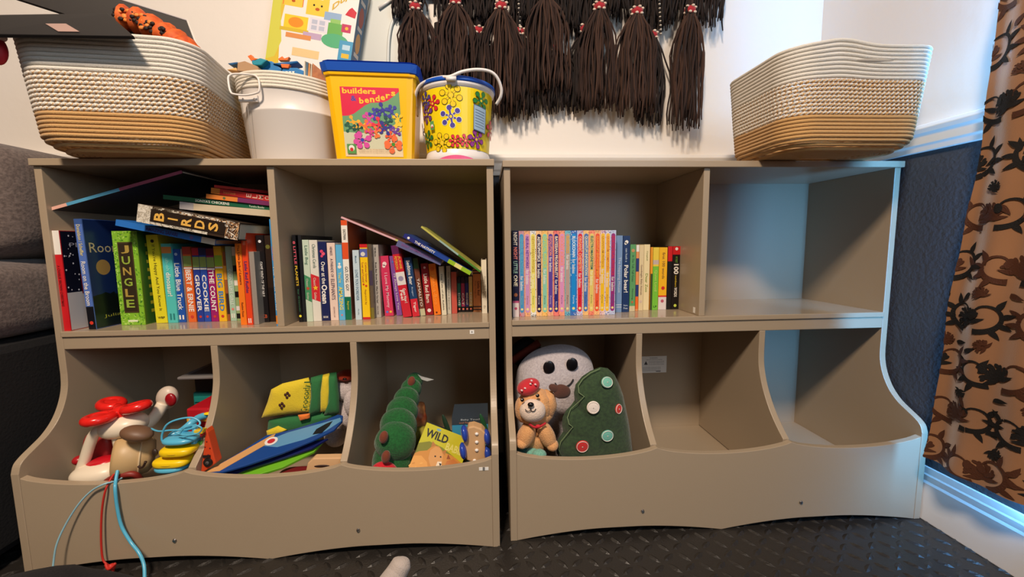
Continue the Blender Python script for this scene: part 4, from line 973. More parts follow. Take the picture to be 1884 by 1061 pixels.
# ------------------------------------------------------------ tasselled wall hanging
r = root('tassel_hanging', 'dark brown woollen wall hanging with rows of long tassels bound in red and white', 'wall hanging', (1.17, .28, 1.3))
M_wool = [mat((54, 35, 28), .95), mat((42, 27, 22), .95), mat((70, 47, 36), .95)]
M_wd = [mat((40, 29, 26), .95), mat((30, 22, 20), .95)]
random.seed(77)
mb = MB(); mb.box((at(745, 0, .285).x, .283, 1.34), (at(1318, 0, .285).x, .289, 1.52), M_wd[0]); mb.build('backing', r)
def tassel(px, py, hw, bot, y, mats, n=84, top=None, knot=True):
    """band at (px,py), skirt half-width hw pixels, ends at pixel row bot"""
    t = MB(); c = at(px, py, y); e = at(px, bot, y); W = hw / F_PX * (y + .95); L = c.z - e.z
    for k in range(n):
        a = random.random() * 2 * PI; q = math.sqrt(random.random()); m = random.choice(mats)
        x0 = c.x + .013 * q * math.cos(a); y0 = y + .011 * q * math.sin(a)
        x1 = c.x + W * q * math.cos(a) * .98; y1 = min(y + .024 * q * math.sin(a), YW - .006)
        ll = L * random.uniform(.80, .98); pts = []
        ph = random.random() * 6; amp = random.uniform(.001, .006)
        for i in range(9):
            s_ = i / 8; g = min(1, (s_ * 2.9)) ** .62
            pts.append((x0 + (x1 - x0) * g + amp * math.sin(ph + s_ * 9), y0 + (y1 - y0) * g + amp * .5 * math.cos(ph + s_ * 8), c.z - .009 - ll * s_))
        t.tube(pts, [.0024] * 8 + [.0016], m, n=5)
    zt = (top or (c.z + .05))
    for k in range(14):
        a = 2 * PI * k / 14
        t.tube([(c.x + .0085 * math.cos(a), y + .0085 * math.sin(a), c.z - .004), (c.x + .006 * math.cos(a + .2), y + .006 * math.sin(a), zt)], .0022, mats[k % len(mats)], n=5)
    o = t.build('tassel', r, smooth=True)
    if knot:
        kb = MB()
        kb.ell((c.x, y, c.z), (.0165, .0155, .0135), mat((176, 24, 40), .8, 'cloth', bump=.5, scale=700), u=16, w=10)
        for k in range(12):
            a = 2 * PI * k / 12 + .2
            kb.ell((c.x + .0150 * math.cos(a), y + .0142 * math.sin(a), c.z + (.0078 if k % 2 else -.0078)), (.0052, .0040, .0034), mat((226, 206, 186), .8), u=8, w=6)
        b = kb.build('binding', o, smooth=True); b['label'] = 'red and white binding'
for a in ((764, 14, 32, 150, .262), (838, 4, 44, 172, .258), (922, 12, 40, 216, .254), (1004, -8, 46, 176, .258), (1103, 13, 38, 204, .252), (1172, 22, 38, 218, .256), (1269, 20, 34, 240, .258)):
    tassel(*a, M_wool)
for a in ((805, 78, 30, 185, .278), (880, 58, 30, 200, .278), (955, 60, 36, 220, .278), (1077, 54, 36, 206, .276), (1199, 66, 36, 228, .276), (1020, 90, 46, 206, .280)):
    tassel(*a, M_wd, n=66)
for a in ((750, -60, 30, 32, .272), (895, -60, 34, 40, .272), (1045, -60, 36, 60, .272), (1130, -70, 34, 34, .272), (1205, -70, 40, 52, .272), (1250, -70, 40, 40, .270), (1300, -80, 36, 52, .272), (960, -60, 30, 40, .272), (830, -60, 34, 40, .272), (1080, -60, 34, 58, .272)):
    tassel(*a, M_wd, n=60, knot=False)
for px in (953, 1212):
    t = MB(); a = at(px, -20, .256); b = at(px + 4, 62, .266)
    for k in range(22):
        p = a.lerp(b, k / 21); t.ell(p, (.0036, .0036, .0026), mat((206, 196, 180), .8) if k % 2 else mat((30, 24, 24), .8), u=8, w=6)
    t.build('twisted_cord', r, smooth=True)

# ------------------------------------------------------------ curtain
def curtain():
    r = root('curtain', 'bronze satin curtain with dark flocked scrollwork hanging at the right wall', 'curtain', (1.9, -.6, .15))
    M_c = mat((160, 114, 78), .28, 'cloth', bump=.15, scale=500, metal=.0); M_c.node_tree.nodes['Principled BSDF'].inputs['Sheen Weight'].default_value = .6
    M_k = mat((15, 11, 11), .8, 'wall', bump=.5, scale=600); M_n = mat((78, 42, 24), .55, 'wall', bump=.4, scale=500)
    y0, y1 = -.235, -1.0; z0, z1 = .182, 2.05; L = y0 - y1; H = z1 - z0
    def S(u, v, off=0):     # u 0..1 from the near-wall-corner edge outwards, v height
        yy = y0 - u * L + .085 * (1 - v) ** 1.5 * (1 - u) ; fold = .010 * math.sin(u * 30 + 1.0) * (.6 + .4 * v) + .006 * math.sin(u * 61 + v * 3) + .005 * math.sin(v * 24 + u * 7) + .002 * math.sin(v * 61 - u * 13)
        return Vector((1.880 + fold - off, yy, z0 + H * v))
    nu, nv = 110, 60; vs = [S(i / nu, j / nv) for j in range(nv + 1) for i in range(nu + 1)]
    fs = [(j * (nu + 1) + i, j * (nu + 1) + i + 1, (j + 1) * (nu + 1) + i + 1, (j + 1) * (nu + 1) + i) for j in range(nv) for i in range(nu)]
    MB().add(vs, fs, M_c).build('fabric', r, smooth=True)
    mb = MB(); lay = [0]
    def patch(pts, m):
        # fan of a metre-space outline draped on the cloth
        lay[0] = (lay[0] + 1) % 40; k = .0012 + lay[0] * .00003
        c = (sum(p[0] for p in pts) / len(pts), sum(p[1] for p in pts) / len(pts)); n = len(pts); V = []
        for q in (1, .5): V += [S(min(max((c[0] + (p[0] - c[0]) * q) / L, 0), 1), min(max((c[1] + (p[1] - c[1]) * q) / H, 0), 1), k) for p in pts]
        V.append(S(min(max(c[0] / L, 0), 1), min(max(c[1] / H, 0), 1), k))
        F = [(i, (i + 1) % n, n + (i + 1) % n, n + i) for i in range(n)] + [(n + i, n + (i + 1) % n, 2 * n) for i in range(n)]
        mb.add(V, F, m)
    def leaf(x, z, a, L_, w, m, bend=.3):
        up = []; dn = []
        for i in range(9):
            t = i / 8; px = L_ * t; py = bend * L_ * t * t; h = w * math.sin(PI * t ** .75) ** .9
            ca, sa = math.cos(a), math.sin(a)
            up.append((x + px * ca - (py + h) * sa, z + px * sa + (py + h) * ca)); dn.append((x + px * ca - (py - h) * sa, z + px * sa + (py - h) * ca))
        patch(up + dn[::-1], m)
    def stem(x, z, a, L_, k, m):
        P = []; A = a; X, Z = x, z
        for i in range(14):
            P.append((X, Z, A)); X += math.cos(A) * L_ / 13; Z += math.sin(A) * L_ / 13; A += k / 13
        for i in range(13):
            a_, b_ = P[i], P[i + 1]; w = .0028
            patch([(a_[0] - w * math.sin(a_[2]), a_[1] + w * math.cos(a_[2])), (a_[0] + w * math.sin(a_[2]), a_[1] - w * math.cos(a_[2])), (b_[0] + w * math.sin(b_[2]), b_[1] - w * math.cos(b_[2])), (b_[0] - w * math.sin(b_[2]), b_[1] + w * math.cos(b_[2]))], m)
            if i in (4, 8, 11):
                leaf(b_[0], b_[1], b_[2] + 1.0, .034, .007, m, .5); leaf(b_[0], b_[1], b_[2] - 1.0, .030, .007, m, -.5)
        return X, Z, A
    def blobp(x, z, a, rx, rz, m):
        ca, sa = math.cos(a), math.sin(a)
        patch([(x + rx * math.cos(t) * ca - rz * math.sin(t) * sa, z + rx * math.cos(t) * sa + rz * math.sin(t) * ca) for t in [2 * PI * i / 12 for i in range(12)]], m)
    def bloom(x, z, a, s, m):
        # rounded petals fanning from a cup, with lobes between
        for k in range(5):
            q = a + (k - 2) * .62; d = s * (.62 - .05 * abs(k - 2))
            blobp(x + d * math.cos(q), z + d * math.sin(q), q, s * .40, s * .17, m)
            blobp(x + d * 1.45 * math.cos(q + .2), z + d * 1.45 * math.sin(q + .2), q + .9, s * .20, s * .12, m)
        blobp(x, z, a, s * .26, s * .22, m)
        for k in (-1, 1): leaf(x, z, a + PI + k * .9, s * .9, s * .2, m, .5 * k)
    def scroll(x, z, a, L_, k, m):
        P = []; A = a; X, Z = x, z; n = 20
        for i in range(n + 1):
            P.append((X, Z, A, .0042 * (1 - i / n) + .0012)); X += math.cos(A) * L_ / n; Z += math.sin(A) * L_ / n; A += k / n * (1 + 2.2 * i / n)
        for i in range(n):
            p, q = P[i], P[i + 1]
            patch([(p[0] - p[3] * math.sin(p[2]), p[1] + p[3] * math.cos(p[2])), (p[0] + p[3] * math.sin(p[2]), p[1] - p[3] * math.cos(p[2])), (q[0] + q[3] * math.sin(q[2]), q[1] - q[3] * math.cos(q[2])), (q[0] - q[3] * math.sin(q[2]), q[1] + q[3] * math.cos(q[2]))], m)
            if i in (3, 6, 9, 12): leaf(q[0], q[1], q[2] - math.copysign(.9, k), .021, .0050, m, -.4 * (1 if k > 0 else -1))
        blobp(X, Z, A, .009, .006, m)
    random.seed(19)
    row = 0
    for z in [i * .098 for i in range(0, 20)]:
        for x in [j * .108 - .01 + (.054 if row % 2 else 0) for j in range(0, 8)]:
            m = M_k if (row // 2 + int(x * 9)) % 2 else M_n; o_ = M_n if m is M_k else M_k
            bloom(x, z + .02, PI / 2 + random.uniform(-.6, .6), .0265, m)
            scroll(x + .01, z, random.uniform(-.3, .5), .105, 2.2, o_ if row % 3 else m)
            scroll(x - .01, z, PI - random.uniform(-.3, .5), .098, -2.2, m)
            bloom(x + random.uniform(-.03, .03), z + .072, random.random() * 6.28, .015, o_)
            for k in range(2): leaf(x + random.uniform(-.06, .06), z + random.uniform(.02, .08), random.random() * 6.28, .022, .0052, m, random.choice((-.5, .5)))
        row += 1
    mb.build('scroll_pattern', r)
    MB().tube([(1.880, y0 + .02, z1 + .01), (1.880, y1 - .9, z1 + .01)], .012, mat((60, 44, 34), .4), n=14).build('rod', r, smooth=True)
curtain()

# ------------------------------------------------------------ sofa
M_sofa = mat((112, 98, 92), .9, 'sofa', bump=.7, scale=170, c2=(82, 70, 66))
r = root('sofa', 'grey-brown upholstered sofa to the left of the storage units', 'sofa', (-.55, .0, 0))
def cush(name, c, rad, e, m=M_sofa):
    mb = MB(); mb.ell(c, rad, m, u=56, w=36, e=e); return mb.build(name, r, smooth=True)
cush('back_cushion', (-.56, .11, .757), (.525, .165, .138), .35)
cush('seat_cushion', (-.56, .06, .545), (.520, .235, .094), .35)
M_base = mat((13, 12, 14), .95, 'wall', bump=.5, scale=170)  # near-black colour holds the shadow over the sofa's lower body
mb = MB(); mb.box((-1.08, -.16, .03), (-.045, .28, .46), M_base); mb.build('base', r, bevel=.02)
for x in (-1.02, -.10):
    for y in (-.11, .22): MB().box((x - .02, y - .02, 0), (x + .02, y + .02, .035), mat((40, 30, 24))).build('foot', r)

# ------------------------------------------------------------ toys in the left unit's bins
BINZ = .0682
def H(px, py, y=-.06): return at(px, py, y)
CREAM = (236, 222, 198); M_cr = mat(CREAM, .35); M_rd = mat((224, 36, 30), .22); M_dr = mat((160, 40, 40), .4); M_tan = mat((196, 164, 116), .45)
r = root('toy_helicopter', 'cream toy helicopter with three red rotor blades and a red cabin, in the leftmost bin', 'toy', (.13, -.04, .11))
mb = MB()
# hull: lower shell, front pillar, roof, tail boom in one skin of overlapping rounded solids
mb.ell(H(183, 868), (.050, .036, .023), M_cr, R=Matrix.Rotation(-.10, 3, 'Y'), e=.85, u=32, w=20)
mb.tube(sm([H(146, 872), H(156, 846), H(166, 815), H(176, 796), H(200, 784)]), [.010] * 19 + [.011] * 6, M_cr, n=14)
mb.tube(sm([H(146, 872, -.0), H(156, 846, -.0), H(166, 815, -.0), H(176, 796, -.0), H(200, 784, -.02)]), .009, M_cr, n=12)
mb.ell(H(228, 782, -.045), (.044, .036, .025), M_cr, R=Matrix.Rotation(-.12, 3, 'Y'), e=.9, u=32, w=20)
mb.tube(sm([H(214, 800, -.06), H(219, 825, -.06), H(214, 850, -.055)]), .009, M_cr)
mb.tube(sm([H(245, 784, -.03), H(272, 778, -.02), H(288, 762, -.01), H(300, 742, .0)]), [.020, .019, .018, .017, .016, .015, .014, .013, .012, .012, .012, .012, .012, .012, .012, .012, .012, .012, .012], M_cr, n=16)
mb.build('hull', r, smooth=True)
mb = MB(); mb.ell(H(190, 824, -.015), (.032, .024, .044), M_dr, e=.7); o = mb.build('cabin', r, smooth=True); o['label'] = 'dark red cabin inside'
mb = MB(); mb.ell(H(187, 852, -.052), (.032, .026, .014), mat((196, 22, 36), .3), R=Matrix.Rotation(-.2, 3, 'Y')); mb.build('seat', r, smooth=True)
mb = MB(); mb.ell(H(146, 846, -.03), (.012, .012, .010), mat((170, 20, 30), .35)); mb.build('skid', r, smooth=True)
ax_ = Matrix.Rotation(.55, 3, 'Z') @ Matrix.Rotation(PI / 2 + .15, 3, 'Y')
mb = MB(); R_face = Matrix.Rotation(PI / 2 - .15, 3, 'Y') @ Matrix.Rotation(.0, 3, 'X')
c = H(246, 838, -.055)
mb.lathe([(.001, -.032), (.036, -.032), (.043, -.026), (.045, -.01), (.044, .004), (.041, .012), (.0405, .014), (.037, .026), (.028, .034), (.001, .037)], c, M_tan, n=40, R=Matrix.Rotation(.55, 3, 'Z') @ Matrix.Rotation(PI / 2 + .15, 3, 'Y'))
mb.tube([c + ax_ @ Vector((.0415 * math.cos(2 * PI * i / 40), .0415 * math.sin(2 * PI * i / 40), .013)) for i in range(40)], .0018, mat((214, 190, 150), .45), n=8, closed=True)
o = mb.build('face_drum', r, smooth=True); o['label'] = 'tan drum with a smile'
ax = Matrix.Rotation(.55, 3, 'Z') @ Matrix.Rotation(PI / 2 + .15, 3, 'Y')
mb = MB()
for dx, dy in ((-.010, .016), (-.010, -.016)):
    pass
mb.tube(sm([H(254, 857, -.094), H(259, 860, -.096), H(264, 857, -.097), H(268, 849, -.097)]), [.0006] + [.0022] * 16 + [.0028] * 2, mat((50, 28, 20)), n=8); mb.ell(H(285, 832, -.085), (.006, .004, .008), mat((50, 34, 24)))
mb.build('smile', r, smooth=True)
mb = MB(); mb.ell(H(252, 797, -.085), (.030, .022, .0150), mat((112, 82, 60), .5), R=Matrix.Rotation(.25, 3, 'Y')); o = mb.build('cap', r, smooth=True); o['label'] = 'brown cap'
mb = MB(); mb.ell(H(308, 731, .01), (.022, .017, .027), mat((206, 190, 172), .4), R=Matrix.Rotation(.3, 3, 'Y')); tl = mb.build('tail_ring', r, smooth=True)
mb = MB(); mb.ell(H(314, 735, -.005), (.0115, .007, .015), mat((150, 16, 26), .3)); mb.build('tail_light', tl, smooth=True)
hub = H(226, 757, -.045)
mb = MB(); mb.lathe([(.001, .014), (.012, .013), (.017, .006), (.017, -.014), (.001, -.016)], hub, M_rd, n=24); mb.build('hub', r, smooth=True)
for (a, b, y, an) in ((204, 742, -.02, 0), (252, 748, -.05, 0), (180, 770, -.08, 0)):
    c = H(a, b, y); d = (c - hub); d.z *= .6; u_ = d.normalized(); sd = Vector((-u_.y, u_.x, 0)).normalized(); n_ = u_.cross(sd)
    Rm = Matrix((u_, sd, n_)).transposed()
    mb = MB(); ln = .033
    cc = hub.lerp(c, .95)
    loop = [cc + u_ * (ln * .62 * math.cos(2 * PI * i / 28)) + sd * (.0165 * math.sin(2 * PI * i / 28)) for i in range(28)]
    mb.tube(loop, .0095, M_rd, n=12, closed=True); mb.ell(cc, (ln * .66, .019, .0082), M_rd, R=Rm)
    mb.tube([hub, hub.lerp(cc, .6)], .0105, M_rd, n=12)
    mb.build('rotor_blade', r, smooth=True)

# headphones
LB = (88, 180, 214); M_lb = mat(LB, .3); M_yl = mat((244, 206, 20), .35)
r = root('headphones', 'child\'s light blue headphones with yellow ear pads, folded in the leftmost bin', 'headphones', H(330, 845, -.08))
for (px, py, ry, k, z) in ((334, 806, .034, 0, 0), (320, 856, .036, 1, 0)):
    mb = MB(); mb.ell(H(px, py, -.075), (.033, .026, .0085), M_lb, e=.8, u=32); 
    o = mb.build('ear_cup', r, smooth=True)
for (px, py, rx) in ((332, 825, .0325), (322, 845, .0355)):
    mb = MB(); c = H(px, py, -.075)
    mb.ell(c, (rx * 1.02, .027, .0098), M_yl, e=.62, u=36, w=16); mb.tube([c + Vector((rx * 1.0 * math.cos(2 * PI * i / 40), .0268 * math.sin(2 * PI * i / 40), 0)) for i in range(40)], .0012, mat((206, 170, 16), .5), n=6, closed=True); mb.build('ear_pad', r, smooth=True)
mb = MB()
pts = sm([H(312, 812, -.075), H(318, 800, -.07), H(335, 792, -.06), H(352, 778, -.05), H(366, 768, -.03), H(386, 762, -.01)], 5)
mb.tube(pts, .0075, M_lb, n=10); mb.tube(sm([H(356, 818, -.07), H(360, 800, -.06), H(358, 785, -.05), H(350, 778, -.045)], 5), .006, M_lb, n=10)
mb.build('headband', r, smooth=True)
mb = MB(); mb.ell(H(384, 760, -.02), (.010, .008, .003), M_yl); mb.build('band_end', r, smooth=True)
mb = MB()
mb.tube(sm([H(278, 788, -.07), H(292, 793, -.085), H(315, 791, -.09), H(345, 790, -.09), H(366, 782, -.085), H(366, 774, -.08), H(352, 768, -.08), H(328, 771, -.085), H(308, 780, -.09), H(299, 796, -.09), H(298, 810, -.09), H(306, 817, -.088)], 6), .0019, M_lb, n=8)
mb.tube(sm([H(330, 800, -.1), H(338, 788, -.1), H(356, 782, -.1), H(371, 787, -.1), H(364, 797, -.1), H(340, 800, -.1), H(322, 795, -.1)], 5), .0015, M_lb, n=8)
mb.build('cable', r, smooth=True)
# cords hanging over the bin front
yf = -D2 - .006
def cord(name, label, pts, rad, m, knot=None):
    P = sm([at(*p[:3]) for p in pts], 7); r = root(name, label, 'cord', P[0]); MB().tube(P, rad, m, n=8).build('strand', r, smooth=True)
    if knot:
        mb = MB(); k = at(*knot); mb.ell(k, (.008, .006, .0065), m, nz=.3, nf=160); mb.tube(sm([k + Vector((-.01, 0, .006)), k + Vector((0, -.006, 0)), k + Vector((.009, 0, .007))]), .0026, m); mb.tube([k, k + Vector((.002, 0, -.011))], .0028, m); mb.build('knot', r, smooth=True)
cord('cord', 'thick light blue cord hanging from the leftmost bin almost to the floor', [(217, 862, -.098), (213, 884, -.113), (212, 900, yf), (216, 935, yf - .002), (224, 968, yf - .004), (240, 996, yf - .010), (256, 1017, yf - .02), (265, 1040, yf - .03), (266, 1072, yf - .05)], .0031, M_lb)
cord('cord', 'thin pale blue cord curving out leftward over the leftmost bin', [(232, 874, -.09), (214, 884, -.108), (192, 890, yf), (168, 903, yf), (144, 928, yf - .003), (120, 966, yf - .008), (104, 1002, yf - .015), (98, 1038, yf - .02), (96, 1066, yf - .03)], .0017, mat((150, 196, 210), .4))
cord('cord', 'thin red cord with a knotted end hanging over the leftmost bin', [(214, 866, -.095), (203, 882, -.112), (194, 902, yf), (188, 935, yf - .002), (186, 975, yf - .004), (187, 1012, yf - .006), (191, 1032, yf - .008), (204, 1042, yf - .01)], .0018, mat((196, 44, 34), .5), knot=(205, 1042, yf - .012))

# back of the leftmost bin
r = root('tool_case', 'teal plastic case standing at the back of the leftmost bin', 'case', (.26, .17, BINZ))
mb = MB(); mb.box((.205, .10, BINZ), (.300, .24, .292), mat((22, 110, 104), .4)); mb.build('body', r, bevel=.004)
mb = MB(); mb.box((.224, .0985, .20), (.262, .1, .262), mat((12, 14, 16), .3)); mb.box((.21, .097, .268), (.298, .1, .282), mat((30, 130, 122), .4)); mb.build('latch_panel', r, bevel=.001)
r = root('toy_crate', 'red toy crate with a colourful printed edge, back of the leftmost bin against the divider', 'crate', (.29, .05, BINZ))
mb = MB(); mb.box((.272, -.02, BINZ), (.322, .09, .296), mat((180, 20, 34), .4)); mb.build('body', r, bevel=.004)
mb = MB(); random.seed(6)
for k in range(12): mb.box((.273 + .004 * k, -.0212, .266), (.277 + .004 * k, -.0202, .274), mat(random.choice(((240, 180, 50), (60, 110, 170), (230, 120, 60), (230, 220, 210)))))
mb.build('printed_edge', r)
r = root('game_box', 'black flat box lying above the teal case in the leftmost bin', 'box', (.26, .15, .298))
mb = MB(); mb.box((.218, .092, .2975), (.318, .25, .338), mat((20, 20, 22), .4)); mb.build('body', r, bevel=.002)
r = root('tablet', 'grey tablet lying on the black flat box in the leftmost bin', 'tablet', (.27, .15, .34))
mb = MB(); mb.box((.204, .055, .3385), (.321, .235, .346), mat((120, 116, 114), .35)); mb.build('body', r, bevel=.003)
mb = MB(); mb.box((.22, .07, .346), (.316, .222, .3464), mat((70, 70, 74), .15)); mb.build('screen', r)
r = root('building_pieces', 'stack of small coloured plastic pieces beside the divider, behind the headphones', 'toy', (.31, -.06, .18)); random.seed(9)
for k in range(9):
    c = H(370 - 2 * k + random.uniform(-6, 6), 792 + k * 7, -.058); mb = MB(); mb.box((c.x - .010, c.y - .008, c.z - .004), (c.x + .008, c.y + .008, c.z + .004), mat(((226, 190, 40), (200, 40, 50), (60, 140, 170), (90, 170, 70), (220, 220, 210), (230, 120, 40))[k % 6], .4)); mb.build('piece', r, bevel=.0015)
r = root('toy_tool', 'dark red plastic piece lying under the cream helicopter', 'toy', H(225, 880, -.08))
mb = MB(); mb.tube(sm([H(196, 886, -.095), H(215, 876, -.095), H(245, 872, -.09), H(258, 882, -.08)]), .0065, mat((130, 36, 26), .5)); mb.build('body', r, smooth=True)

# middle bin of the left unit
r = root('guitar_toy', 'orange wedge-shaped toy with a round black speaker, front left of the middle bin', 'toy', H(380, 860, -.08))
mb = MB(); mb.prism([H(a, b, -.088) for a, b in ((378, 789), (382, 796), (397, 852), (372, 871), (369, 868), (374, 830))], (0, .022, 0), mat((214, 74, 34), .45)); mb.build('body', r, bevel=.002)
mb = MB(); c = H(383, 850, -.0885); RX = Matrix.Rotation(PI / 2, 3, 'X')
mb.lathe([(.001, .003), (.0085, .003), (.0095, .0)], c, mat((20, 18, 18), .5), n=24, R=RX); mb.lathe([(.001, .0045), (.003, .004), (.0035, .003)], c, mat((90, 86, 84), .4), n=16, R=RX)
mb.box((c.x - .009, c.y - .002, c.z + .011), (c.x + .006, c.y, c.z + .016), mat((30, 20, 20)), None)
mb.build('speaker', r)
mb = MB()
for a, b in ((380, 812), (377, 822), (386, 824), (383, 836)): mb.ell(H(a, b, -.0885), (.0016, .001, .0016), mat((120, 30, 20)), u=8, w=6)
mb.build('holes', r)
P0 = H(375, 870, -.095); Pb = H(452, 866, -.095); Pt = H(632, 770, .055)
NB = (Pb - P0).cross(Pt - P0).normalized()
if NB.z < 0: NB = -NB
def BP_(px, py, o=0): return at_plane(px, py, P0 + NB * o, NB)
def board(name, label, outline, o, t, m, extra=()):
    r = root(name, label, 'board', BP_(*outline[0], o)); pts = [BP_(a, b, o) for a, b in outline]
    pts = pts
    MB().prism(pts, NB * -t, m).build('board', r, bevel=.001)
    for n_, mbf in extra: mb = MB(); mbf(mb); mb.build(n_, r)
    return r
def e1(mb): mb.prism([BP_(a, b, .0008) for a, b in ((377, 869), (500, 800), (507, 797.5), (502, 806), (488, 818), (404, 866))], NB * -.0006, mat((206, 156, 100), .5))
def e2(mb):
    mb.prism([BP_(a, b, .0006) for a, b in ((502, 806), (530, 795), (600, 776), (626, 768), (628, 774), (600, 792), (560, 808), (510, 822), (486, 820))], NB * -.0006, mat((96, 150, 190), .35))
def e3(mb): mb.prism([BP_(a, b, .0012) for a, b in ((575, 799), (582, 789), (600, 779), (612, 774), (606, 783), (592, 796))], NB * -.0004, mat((14, 20, 34), .4))
def e4(mb):
    c = BP_(499, 811, .0014); u = (BP_(506, 809, .0014) - c).normalized(); v = NB.cross(u)
    mb.add([c + u * .0135 * math.cos(2 * PI * i / 20) + v * .014 * math.sin(2 * PI * i / 20) for i in range(20)], [tuple(range(20))], mat((230, 226, 222)))
    mb.add([c + NB * .0002 + u * .008 * math.cos(2 * PI * i / 20) + v * .008 * math.sin(2 * PI * i / 20) for i in range(20)], [tuple(range(20))], mat((190, 40, 50)))
board('picture_board', 'large blue board with a hand slot, topmost of the boards in the middle bin', [(375, 870), (440, 832), (490, 800), (507, 797), (540, 789), (600, 771), (622, 762), (631, 764), (630, 774), (615, 790), (575, 810), (520, 832), (450, 856), (408, 868)], 0, .005, mat((28, 70, 140), .3), (('tan_edge', e1), ('sky_patch', e2), ('hand_slot', e3), ('oval_sticker', e4)))
board('picture_board', 'navy board lying just under the large blue one in the middle bin', [(405, 872), (500, 836), (570, 812), (604, 806), (574, 824), (520, 842), (450, 863), (425, 872)], -.016, .005, mat((20, 30, 90), .3))
board('picture_board', 'lime green board lowest of the boards in the middle bin', [(430, 874), (520, 836), (585, 806), (594, 812), (578, 830), (520, 859), (470, 874)], -.026, .006, mat((110, 180, 40), .35))
r = root('cloth_book', 'yellow and green soft cloth book of a crocodile lying on the boards', 'cloth book', (.47, .1, .25))
M_cy = mat((226, 200, 40), .85, 'cloth', bump=.4, scale=300); M_cg = mat((36, 110, 56), .85, 'cloth', bump=.4, scale=300)
yc = .085
def CP(px, py, y=yc): return at(px, py, y)
def quilt(name, pts, t, m, y=yc, label=None):
    mb = MB(); o = []
    k = len(pts)
    for i in range(k):
        a, b = pts[i], pts[(i + 1) % k]
        for q in range(4): o.append(CP(a[0] + (b[0] - a[0]) * q / 4, a[1] + (b[1] - a[1]) * q / 4, y))
    c = sum(o, Vector()) / len(o); mb.pillow(o, c, (0, -1, 0), t, m)
    ob = mb.build(name, r, smooth=True)
    if label: ob['label'] = label
quilt('cover_page', [(481, 768), (492, 740), (499, 716), (520, 705), (568, 694), (574, 720), (574, 757), (530, 761)], .012, M_cy, label='yellow page')
quilt('binding', [(572, 694), (594, 688), (592, 725), (588, 757), (568, 766), (573, 730)], .012, M_cg, yc - .002, 'green binding')
quilt('back_page', [(594, 689), (606, 686), (609, 720), (604, 756), (590, 757), (590, 720)], .010, M_cy, yc - .001)
quilt('edge_page', [(606, 686), (619, 684), (624, 730), (624, 760), (596, 764), (604, 745)], .012, M_cg, yc + .002)
quilt('lower_page', [(494, 772), (530, 764), (590, 758), (622, 758), (606, 776), (560, 790), (500, 798), (492, 790)], .016, M_cg, yc + .012)
quilt('orange_fold', [(548, 763), (570, 760), (570, 769), (552, 774)], .006, mat((230, 120, 40), .8, 'cloth', scale=300), yc - .010)
quilt('yellow_fold', [(490, 792), (512, 783), (528, 790), (505, 802), (492, 803)], .008, M_cy, yc - .004)
mb = MB()
for k, ch in enumerate('Crocodil'):
    px = 553 + k * .9; py = 757 - k * 7.6; a = CP(px + 12, py, yc - .0150); mb.text(ch, a, Vector((.001, 0, .0082 if ch not in 'il' else .003)), Vector((-.0155 * (1 if ch in 'Cdl' else .72), 0, 0)), mat((24, 90, 50)), .0)
mb.build('title', r)
mb = MB()
for (a, b) in ((515, 745), (525, 726)):
    for dx, dy in ((0, 0), (4, -3), (7, 1), (3, 5)):
        c = CP(a + dx, b + dy, yc - .0125); mb.ell(c, (.0035, .0012, .004), mat((70, 34, 20), .8), u=8, w=6)
mb.build('footprints', r, smooth=True)
M_wf = mat((214, 204, 204), .95, 'plush', bump=1, scale=320, c2=(190, 178, 180))
r = root('plush_bunny', 'white plush animal in an orange hat slumped against the right divider of the middle bin', 'plush toy', (.60, .13, BINZ))
mb = MB(); Y = .13
mb.ell(at(638, 715, Y), (.034, .032, .032), M_wf, nz=.08); mb.ell(at(630, 765, Y), (.032, .034, .048), M_wf, nz=.08); mb.ell(at(618, 800, Y - .02), (.028, .03, .03), M_wf, nz=.08); mb.ell(at(645, 740, Y - .02), (.016, .02, .036), M_wf, nz=.08)
mb.build('body', r, smooth=True)
mb = MB(); mb.ell(at(637, 690, Y - .003), (.026, .03, .013), mat((206, 66, 34), .8, 'cloth', scale=300)); mb.build('hat', r, smooth=True)
mb = MB(); mb.ell(at(634, 697, Y - .033), (.005, .003, .003), mat((30, 20, 20), .3)); mb.build('eye', r, smooth=True)
r = root('wooden_block', 'light wooden piece with an oval slot behind the middle bin\'s front edge', 'wooden toy', at(605, 850, -.08))
mb = MB(); mb.prism([at(a, b, -.090) for a, b in ((561, 872), (566, 852), (576, 843), (632, 842), (632, 870))], (0, .02, 0), mat((214, 172, 126), .55)); mb.build('body', r, bevel=.002)
mb = MB(); mb.ell(at(592, 857, -.0905), (.016, .0012, .0028), mat((50, 30, 24))); mb.build('slot', r, smooth=True)
r = root('toy_car', 'dark red toy piece under the boards in the middle bin', 'toy', at(560, 865, -.06))
mb = MB(); mb.ell(at(548, 878, -.05), (.045, .03, .016), mat((120, 22, 30), .5), e=.6); mb.build('body', r, smooth=True)

